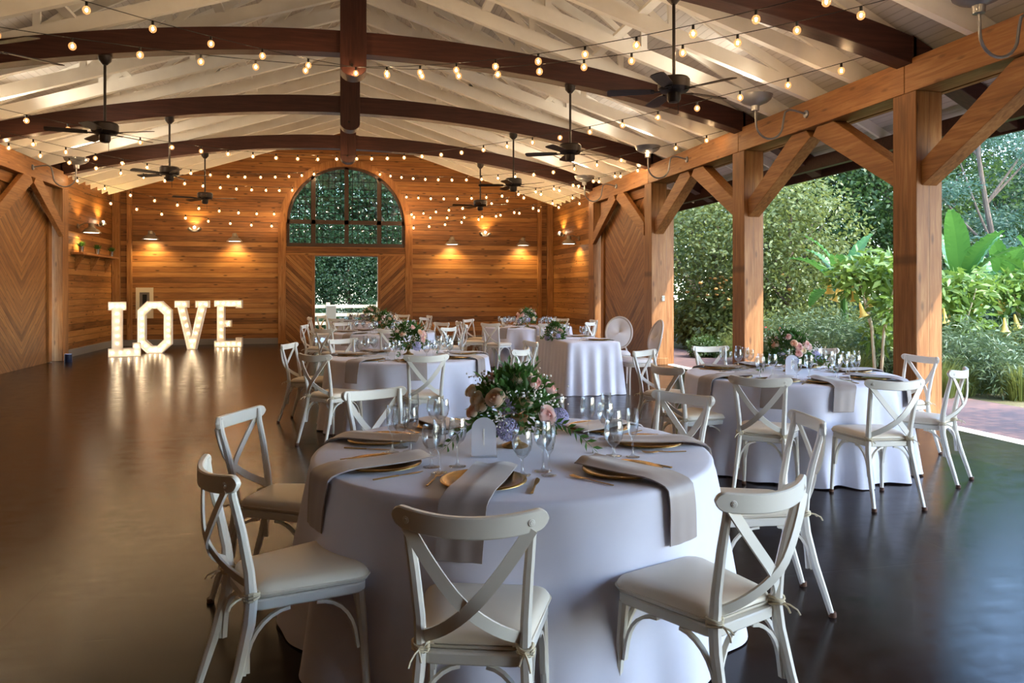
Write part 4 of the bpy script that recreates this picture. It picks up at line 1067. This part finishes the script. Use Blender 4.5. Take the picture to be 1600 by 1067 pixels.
oc = make_oval(); oc.location = (4.28,10.42,0); oc.rotation_euler = (0,0,R(88)); tag(oc, 'nearer pale oval-back chair at the right of the rectangular table, seen edge-on', 'chair', 'oval-back chairs')
o2 = copy_tree(oc); o2.location = (4.46,11.75,0); o2.rotation_euler = (0,0,R(152)); tag(o2, 'farther pale oval-back chair behind the rectangular table, its back turned broadside', 'chair', 'oval-back chairs')
# ------------------------------------------------------------------ garden
def cloud(seed, blobs, n, L, asp=.55, shell=.55, up=.4, z0=0):
    """leaf mesh: blobs = (cx,cy,cz,rx,ry,rz)"""
    rnd = random.Random(seed); mb = MB(); tot = sum(b[3]*b[4]+b[3]*b[5] for b in blobs)
    V = mb.v; F = mb.f
    for (cx,cy,cz,rx,ry,rz) in blobs:
        m = int(n*(rx*ry+rx*rz)/tot)
        for i in range(m):
            u = rnd.uniform(-1,1); a = rnd.uniform(0,6.2832); s = sqrt(1-u*u); r = (shell+(1-shell)*rnd.random())*(1+rnd.gauss(0,.06))
            d = (s*cos(a), s*sin(a), u)
            x, y, z = cx+d[0]*rx*r, cy+d[1]*ry*r, cz+d[2]*rz*r
            if z < z0: continue
            # leaf frame
            ux, uy, uz = d[0]*.5+rnd.gauss(0,.6), d[1]*.5+rnd.gauss(0,.6), d[2]*.3+rnd.gauss(0,.45)-.1
            l = sqrt(ux*ux+uy*uy+uz*uz)+1e-6; ux/=l; uy/=l; uz/=l
            nx, ny, nz = d[0]*.6+rnd.gauss(0,.5), d[1]*.6+rnd.gauss(0,.5), up+rnd.gauss(0,.4)
            wx, wy, wz = uy*nz-uz*ny, uz*nx-ux*nz, ux*ny-uy*nx
            l = sqrt(wx*wx+wy*wy+wz*wz)+1e-6; k = L*asp*.5*rnd.uniform(.7,1.2)/l; wx*=k; wy*=k; wz*=k
            q = L*rnd.uniform(.7,1.25)
            b = len(V)
            V += [(x,y,z),(x+ux*q*.5+wx,y+uy*q*.5+wy,z+uz*q*.5+wz),(x+ux*q,y+uy*q,z+uz*q-.1*q),(x+ux*q*.5-wx,y+uy*q*.5-wy,z+uz*q*.5-wz)]
            F.append((b,b+1,b+2,b+3))
    return mb
def trunk_mb(seed, H, r, n=5, spread=1.6, fork=.35):
    rnd = random.Random(seed); mb = MB()
    P = [(0,0,-.1)]; 
    for i in range(1,7): P.append((.06*H*sin(i*.9+seed)*.4, .05*H*cos(i*1.3+seed)*.3, H*.8*i/6))
    mb.tube(P, [r*(1-.11*i) for i in range(7)], 8)
    for k in range(n):
        a = rnd.uniform(0,6.28); z = H*rnd.uniform(fork,.6); i = min(5,int(z/(H*.8)*6)); b = Vector(P[i])
        e = b+Vector((cos(a)*spread, sin(a)*spread, H*rnd.uniform(.2,.35))); m = b.lerp(e,.5)+Vector((0,0,-.1))
        mb.tube([b,m,e], [r*.45,r*.3,r*.12], 6)
    return mb
def crown_blobs(seed, W, H, n=13):
    rnd = random.Random(seed); bl = []
    for i in range(n):
        t = (i+.5)/n; z = H*(.16+.76*t); w = W*sin(pi*min(1,(.18+.8*t)))**.7; a = i*2.4
        rr = w*.5*rnd.uniform(.4,.8); s = W*rnd.uniform(.26,.4)
        bl.append((cos(a)*rr, sin(a)*rr, z, s, s, s*.8))
    return bl
TREE = {}
def tree(kind, mat, loc, sc, rz, lab, W=5., H=9., n=15000, L=.15, name='garden_tree', asp=.55, blobs=None, trunk=True, cat='tree', grp='garden trees', up=.4, shell=.5):
    key = (kind, mat)
    if key not in TREE:
        t = empty(name); cloud(hash(kind)%97 if 0 else sum(map(ord,kind)), blobs or crown_blobs(len(kind)*3+1, W, H), n, L, asp, shell, up).build('crown', M[mat], t, smooth=False)
        if trunk: trunk_mb(3+len(kind), H, (.014 if kind=='pine' else .03)*H**.8).build('trunk', M['bark'], t)
        TREE[key] = t
    else: t = copy_tree(TREE[key])
    t.location = loc; t.rotation_euler = (0,0,rz); t.scale = (sc,)*3
    return tag(t, lab, cat, grp)
# right-hand garden; positions by viewing column and distance
RT_T = [('oak','leafA',1080,25.5,1.0,'tall mid-green tree seen between the far columns'),('maple','leafC',1120,20.5,.62,'yellow-green small tree between the two farther columns'),
  ('oak','leafB',1170,29,1.1,'dark tree behind the middle column'),('maple','leafC',1235,19,.62,'yellow-leaved bushy tree just right of the middle column'),
  ('oak','leafA',1330,25,1.05,'dense green tree between the middle and nearest columns'),('elm','leafB',1250,27,1.15,'tall dark green tree filling the gap between columns'),
  ('elm','leafA',1420,24,1.0,'green tree behind the nearest column'),('pine','leafE',1545,19,1.0,'feathery bluish tree right of the nearest column with sky gaps'),
  ('pine','leafE',1660,22,1.1,'feathery bluish tree at the right frame edge'),('elm','leafB',1490,30,1.0,'dark tree low behind the banana leaves'),
  ('oak','leafB',1600,31,.85,'distant dark tree at far right'),('oak','leafA',1800,26,1.0,'green tree beyond the right frame edge'),('elm','leafB',1010,33,1.1,'dark tree far behind the right chevron door'),
  ('oak','leafB',1730,30,1.2,'dark tree in the row beyond the right frame edge'),('elm','leafA',1900,31,1.2,'mid-green tree farthest beyond the right frame edge'),('maple','leafA',1700,20,.7,'low bushy tree beyond the right frame edge'),('maple','leafB',1590,25,.8,'low dark bushy tree behind the bananas at far right'),('oak','leafA',1390,33,1.3,'tallest green tree rising behind the nearest column')]
for i, (kd, mt, x, d, sc, lab) in enumerate(RT_T):
    if kd == 'pine': tree(kd, mt, px(x,d,-.1), sc, i*1.7, lab, W=4.6, H=9.5, n=9000, L=.16, asp=.22, blobs=[(1.3*cos(q*2.4)*(.6+.4*sin(q*1.7)), 1.3*sin(q*2.4), 1.0+q*.8, .95, .95, .42) for q in range(11)], up=.2, shell=.2)
    elif kd == 'maple': tree(kd, mt, px(x,d,-.1), sc, i*1.7, lab, W=5.5, H=7.5, n=11000, L=.2)
    else: tree(kd, mt, px(x,d,-.1), sc, i*1.7, lab, W=5.4 if kd=='oak' else 4.6, H=9.5, n=17000, L=.16)
tree('oak','leafA',(10.5,4.8,-.1), .5, 1.0, 'small tree outside the right frame edge shading the brick path')
# trees behind the end wall, seen through window and doorway
for i, (x, y, kd, mt, sc) in enumerate(((-3.4,34,'oak','leafB',1.1),(-.4,37.5,'elm','leafB',1.4),(2.4,34.5,'oak','leafB',1.1),(5.6,36,'elm','leafB',1.2),(-6.5,38,'oak','leafB',1.3),(8.4,33,'oak','leafA',.9),(.4,32.5,'maple','leafB',.6),(-1.6,33.2,'maple','leafB',.62),(2.2,33,'maple','leafB',.6),(-.8,42,'oak','leafB',1.5),(3.6,43,'oak','leafB',1.5),(-5,43,'oak','leafB',1.5))):
    tree(kd, mt, (x,y,-.1), sc, i*2.1, ['green tree seen through the left of the arched window','dark tall tree seen in the middle of the arched window','dark tree behind the doorway, right of its middle','green tree seen through the right of the arched window',
         'dark tree far left behind the end wall','green tree far right behind the end wall','low bushy green tree just beyond the fence in the doorway','low bushy tree beyond the fence at the left edge of the doorway','low bushy tree beyond the fence at the right edge of the doorway','tall tree in the back row, middle of the arched window','tall tree in the back row, right of the arched window','tall tree in the back row, left of the arched window'][i], W=5.5, H=7.5 if kd=='maple' else 9.5, n=11000 if kd=='maple' else 17000, L=.18)
# understorey shrubs
def shrub(kind, mat, loc, sc, rz, lab, n=3500, L=.09, asp=.3, blobs=None, up=.3, name='shrub', cat='shrub', grp='garden shrubs'):
    return tree(kind, mat, loc, sc, rz, lab, n=n, L=L, asp=asp, blobs=blobs or [(0,0,.5,.7,.7,.55),(.5,.2,.4,.5,.5,.42),(-.5,-.1,.45,.5,.5,.45),(.1,-.5,.35,.5,.45,.4)], name=name, trunk=False, cat=cat, grp=grp, up=up, shell=.25)
SH = [('sagebush','sage',1505,11.6,1.15,'grey-green bushy perennial just right of the nearest column'),('sagebush','sage',1560,13,1.1,'grey-green perennial bush at the right frame edge'),
 ('sagebush','grass',1480,13.2,1.1,'light green bush behind the nearest column'),('sagebush','grass',1600,12.4,1.0,'light green bush low at the right frame edge'),
 ('sagebush','sage',1265,14.2,1.2,'grey-green bush behind the bouquet of the column-side table'),('sagebush','sage',1310,13.6,1.2,'grey-green bush left of the yellow trumpet tree'),
 ('sagebush','grass',1215,15.5,1.2,'straw-green bush right of the middle column'),('sagebush','grass',1350,15.5,1.1,'light green bush behind the trumpet tree'),
 ('leafbush','leafA',1075,24,1.4,'green shrub low between far columns, left'),('leafbush','leafC',1130,20,1.5,'rust-tinged shrub between the far columns'),
 ('leafbush','leafA',1100,17.6,.55,'low green groundcover clump at the path edge'),('leafbush','leafB',1200,21,1.5,'dark shrub behind the middle column'),
 ('leafbush','leafB',1290,22,1.6,'dark shrub between columns under the trees'),('leafbush','leafA',1420,19,1.6,'green shrub behind the nearest column'),('leafbush','leafB',1540,20,1.7,'dark shrub under the feathery trees'),
 ('sagebush','sage',1405,13.0,1.1,'grey-green bush hidden partly by the nearest column'),('leafbush','leafB',1640,18,1.7,'dark shrub beyond the right frame edge'),('sagebush','sage',1680,12,1.2,'grey-green bush beyond the right frame edge')]
for i, (kd, mt, x, d, sc, lab) in enumerate(SH): shrub(kd, mt, px(x,d,-.06), sc, i*1.3, lab, n=5200 if kd=='sagebush' else 4200, L=.12 if kd=='sagebush' else .12, asp=.2 if kd=='sagebush' else .55, up=.1 if kd=='sagebush' else .5)
for i, (x, y, sc) in enumerate(((-1.2,30.5,1.2),(1.6,31,1.3),(3.4,30.5,1.0))): shrub('leafbush','leafB',(x,y,-.06),sc,i,['dark shrub beyond the fence at the left of the doorway','dark shrub beyond the fence at the right of the doorway','dark shrub beyond the fence behind the end wall'][i], L=.12, asp=.55)
# blossoms on the shrubs
def blossoms(loc, n, rad, mat, r, lab, seed, cat='flowers'):
    rnd = random.Random(seed); mb = MB()
    for i in range(n):
        p = Vector((rnd.gauss(0,rad), rnd.gauss(0,rad), rnd.uniform(.2,1.25)*rad*1.6)); mb.ball(p, r*rnd.uniform(.6,1.2), 7, 4, sq=.6)
    mb.build('blossoms', M[mat], loc=loc, label=lab, cat=cat, kind='stuff')
blossoms(px(1205,14.8,.6), 5, .12, 'red', .05, 'red blossoms in the straw-green bush right of the middle column', 2)
blossoms(px(1135,19.3,.9), 45, .55, 'rust', .05, 'rusty flower heads on the shrub between the far columns', 3)
# grass tufts
def tuft(loc, sc, lab, first=[None]):
    if first[0] is None:
        rnd = random.Random(8); mb = MB()
        for i in range(520):
            a = rnd.uniform(0,6.28); r = rnd.uniform(0,.35); h = rnd.uniform(.35,.85); ln = rnd.uniform(.1,.45)
            p = Vector((r*cos(a), r*sin(a), 0)); d = Vector((cos(a),sin(a),0)); w_ = Vector((-sin(a),cos(a),0))*.008
            a1 = p+d*ln*.3+Vector((0,0,h*.7)); a2 = p+d*ln+Vector((0,0,h))
            mb.add([p-w_,p+w_,a1+w_*.8,a1-w_*.8,a2], [(0,1,2,3),(3,2,4)])
        t = mb.build('grass_clump', M['grass'], smooth=False); first[0] = t
    else: t = first[0].copy(); COL.objects.link(t)
    t.location = loc; t.scale = (sc,)*3; t.rotation_euler = (0,0,sc*9); return tag(t, lab, 'grass', 'ornamental grass clumps')
for i, (x, d, sc, w_) in enumerate(((1470,11.0,.8,'right of the nearest column base'),(1500,11.3,.6,'beside the path light'),(1540,11.6,.7,'at the path edge near the right frame edge'),(1595,10.8,.7,'at the right frame edge'),(1240,14.4,1.1,'behind the column-side table'),
     (1200,15.2,1.3,'beside the middle column'),(1300,13.2,1.0,'left of the trumpet tree stems'),(1150,17.5,.7,'between the far columns'),(1340,12.6,.8,'at the foot of the trumpet tree'),(1575,12.8,1.2,'behind the path light'),(1440,11.8,.8,'hidden mostly by the nearest column'))):
    tuft(px(x,d,-.06), sc, 'arching grass clump '+w_)
# banana plants
def banana(loc, H, rz, lab, seed, nl=9):
    rnd = random.Random(seed); b = empty('banana_plant', loc, rz, label=lab, cat='banana plant', group='banana plants')
    MB().tube([(0,0,-.1),(.03,0,H*.3),(0,.02,H*.6)], [.11,.09,.06], 10).build('stem', M['banana'], b)
    for i in range(nl):
        a = i*2.4+rnd.uniform(-.3,.3); el = rnd.uniform(.35,1.25) if i < nl-2 else 1.4; Lf = H*rnd.uniform(.5,.68); W_ = Lf*.23
        mb = MB(); n = 34; rings = []; P = []
        p = Vector((0,0,H*.55)); e = el
        d0 = Vector((cos(a),sin(a),0))
        for j in range(n+1):
            t = j/n; P.append(p.copy()); d = d0*cos(e)+Vector((0,0,1))*sin(e); p = p+d*Lf/n; e -= (1.9-el*.5)/n*(.3+t)
        sd = Vector((-sin(a),cos(a),0)); vs = []
        for j, q in enumerate(P):
            t = j/n; w_ = W_*.5*(max(0,sin(pi*min(1,max(0,(t-.12)/.88))**.8)))**.6 if t > .12 else .01
            dz = w_*.35+(j%2)*.014*min(1,w_*20)
            vs += [q-sd*w_+Vector((0,0,dz+.02*sin(j*2.3))), q-sd*w_*.5+Vector((0,0,dz*.35)), q, q+sd*w_*.5+Vector((0,0,dz*.35)), q+sd*w_+Vector((0,0,dz+.02*cos(j*2.1)))]
        fs = [(j*5+k, j*5+k+1, (j+1)*5+k+1, (j+1)*5+k) for j in range(n) for k in range(4)]
        mb.add(vs, fs); mb.build('leaf', M['banana'], b, smooth=False)
banana(px(1500,14.0,-.06), 2.75, .4, 'banana plant with broad upright leaves right of the nearest column', 1, 13)
banana(px(1570,15.0,-.06), 2.5, 2.0, 'banana plant with drooping leaves at the right frame edge', 2, 13)
banana(px(1320,15.5,-.06), 2.5, 1.2, 'banana plant half hidden behind the yellow trumpet tree', 3, 12)
banana(px(1640,13.5,-.06), 2.4, 3.0, 'banana plant beyond the right frame edge', 5, 9)
# yellow angel's trumpets
def trumpet(loc, H, lab, seed):
    rnd = random.Random(seed); t = empty('trumpet_tree', loc, label=lab, cat='flowering tree', group='yellow trumpet trees')
    mb = MB()
    for k in range(4):
        a = k*1.6; mb.tube([(0.03*cos(a),.03*sin(a),-.1),(.12*cos(a),.12*sin(a),H*.4),(.4*cos(a),.4*sin(a),H*.8)], [.025,.02,.01], 7)
    mb.build('stems', M['fence'], t)
    cloud(seed, [(0,0,H*.82,.62,.62,.32),(.4,.1,H*.72,.4,.4,.3),(-.45,0,H*.75,.42,.4,.3),(0,-.3,H*.55,.35,.3,.3),(.1,.1,H*.35,.25,.25,.25)], 1150, .185, .42, .3, .5).build('foliage', M['brug'], t, smooth=False)
    p0 = None
    for i in range(9):
        a = rnd.uniform(0,6.28); r = rnd.uniform(.3,.75); loc_ = (r*cos(a), r*sin(a), H*rnd.uniform(.55,.8))
        if p0 is None: p0 = MB().lathe([(.085,-.24),(.05,-.20),(.03,-.12),(.018,-.03),(.012,0)], 10, cap=False).build('trumpet_blossom', M['yellow'], t); o = p0
        else: o = p0.copy(); COL.objects.link(o); o.parent = t
        o.location = loc_; o.rotation_euler = (rnd.uniform(-.3,.3),rnd.uniform(-.3,.3),0)
trumpet(px(1372,11.9,-.06), 2.35, 'yellow-flowered trumpet tree left of the nearest column', 4)
trumpet(px(1492,12.6,-.06), 2.0, 'yellow-flowered trumpet tree right of the nearest column', 9)
trumpet(px(1610,13.0,-.06), 2.0, 'yellow-flowered trumpet tree at the right frame edge', 12)
# path light
pl = empty('path_light', px(1583,11.4,-.06), label='small black mushroom path light in the grass at far right', cat='path light')
MB().tube([(0,0,0),(0,0,.42)], .012, 8).build('stake', M['iron'], pl); MB().lathe([(.10,.40),(.09,.44),(.03,.47),(.005,.475)], 20).build('cap', M['galv'], pl)
# garden tree with forked trunk between far columns
ft = empty('forked_tree', px(1090,22.5,-.1), label='forked bare grey trunk standing between the far columns', cat='tree')
MB().tube([(0,0,0),(-.05,0,.9),(-.02,0,1.5)], [.17,.14,.12], 9).tube([(-.02,0,1.45),(-.5,.1,2.3),(-1.0,.2,3.3)], [.10,.07,.04], 8).tube([(-.02,0,1.45),(.5,0,2.1),(1.2,.1,3.0)], [.09,.06,.04], 8).build('trunk', M['bark'], ft)
cloud(77, [(-1.0,.2,3.5,.9,.9,.6),(1.2,.1,3.2,.9,.9,.6),(0,0,4.2,1.2,1.2,.7)], 2600, .16, .5, .3).build('crown', M['leafC'], ft, smooth=False)
# split-rail fence beyond the doorway
fe = empty('rail_fence', (0,29,0), label='pale split-rail fence in sunlight beyond the open doorway', cat='fence')
for i in range(8):
    x = -6.0+1.85*i; B((x-.07,-.07,-.1),(x+.07,.07,1.08)).build('fence_post', M['fence'], fe)
for i in range(7):
    x = -6.0+1.85*i
    for z in (.30,.62,.93): B((x,-.03,z-.06),(x+1.85,.03,z+.06)).build('fence_rail', M['fence'], fe)
gp_ = empty('gate_post', (-.30,25.6,0), label='wide pale timber post just outside the open doorway', cat='post')
B((-.16,-.14,-.05),(.16,.14,1.02)).build('post', M['fence'], gp_, bevel=.01)
ST(B((-2.2,22.82,-.2),(2.6,27.5,-.01)), 'doorway_apron', M['rim'])
# mulch rocks / soil patch at right edge
def finish():
    for o in list(bpy.data.objects):
        if o.parent is None and o.type in ('MESH','EMPTY') and 'label' in o:
            pass
finish()
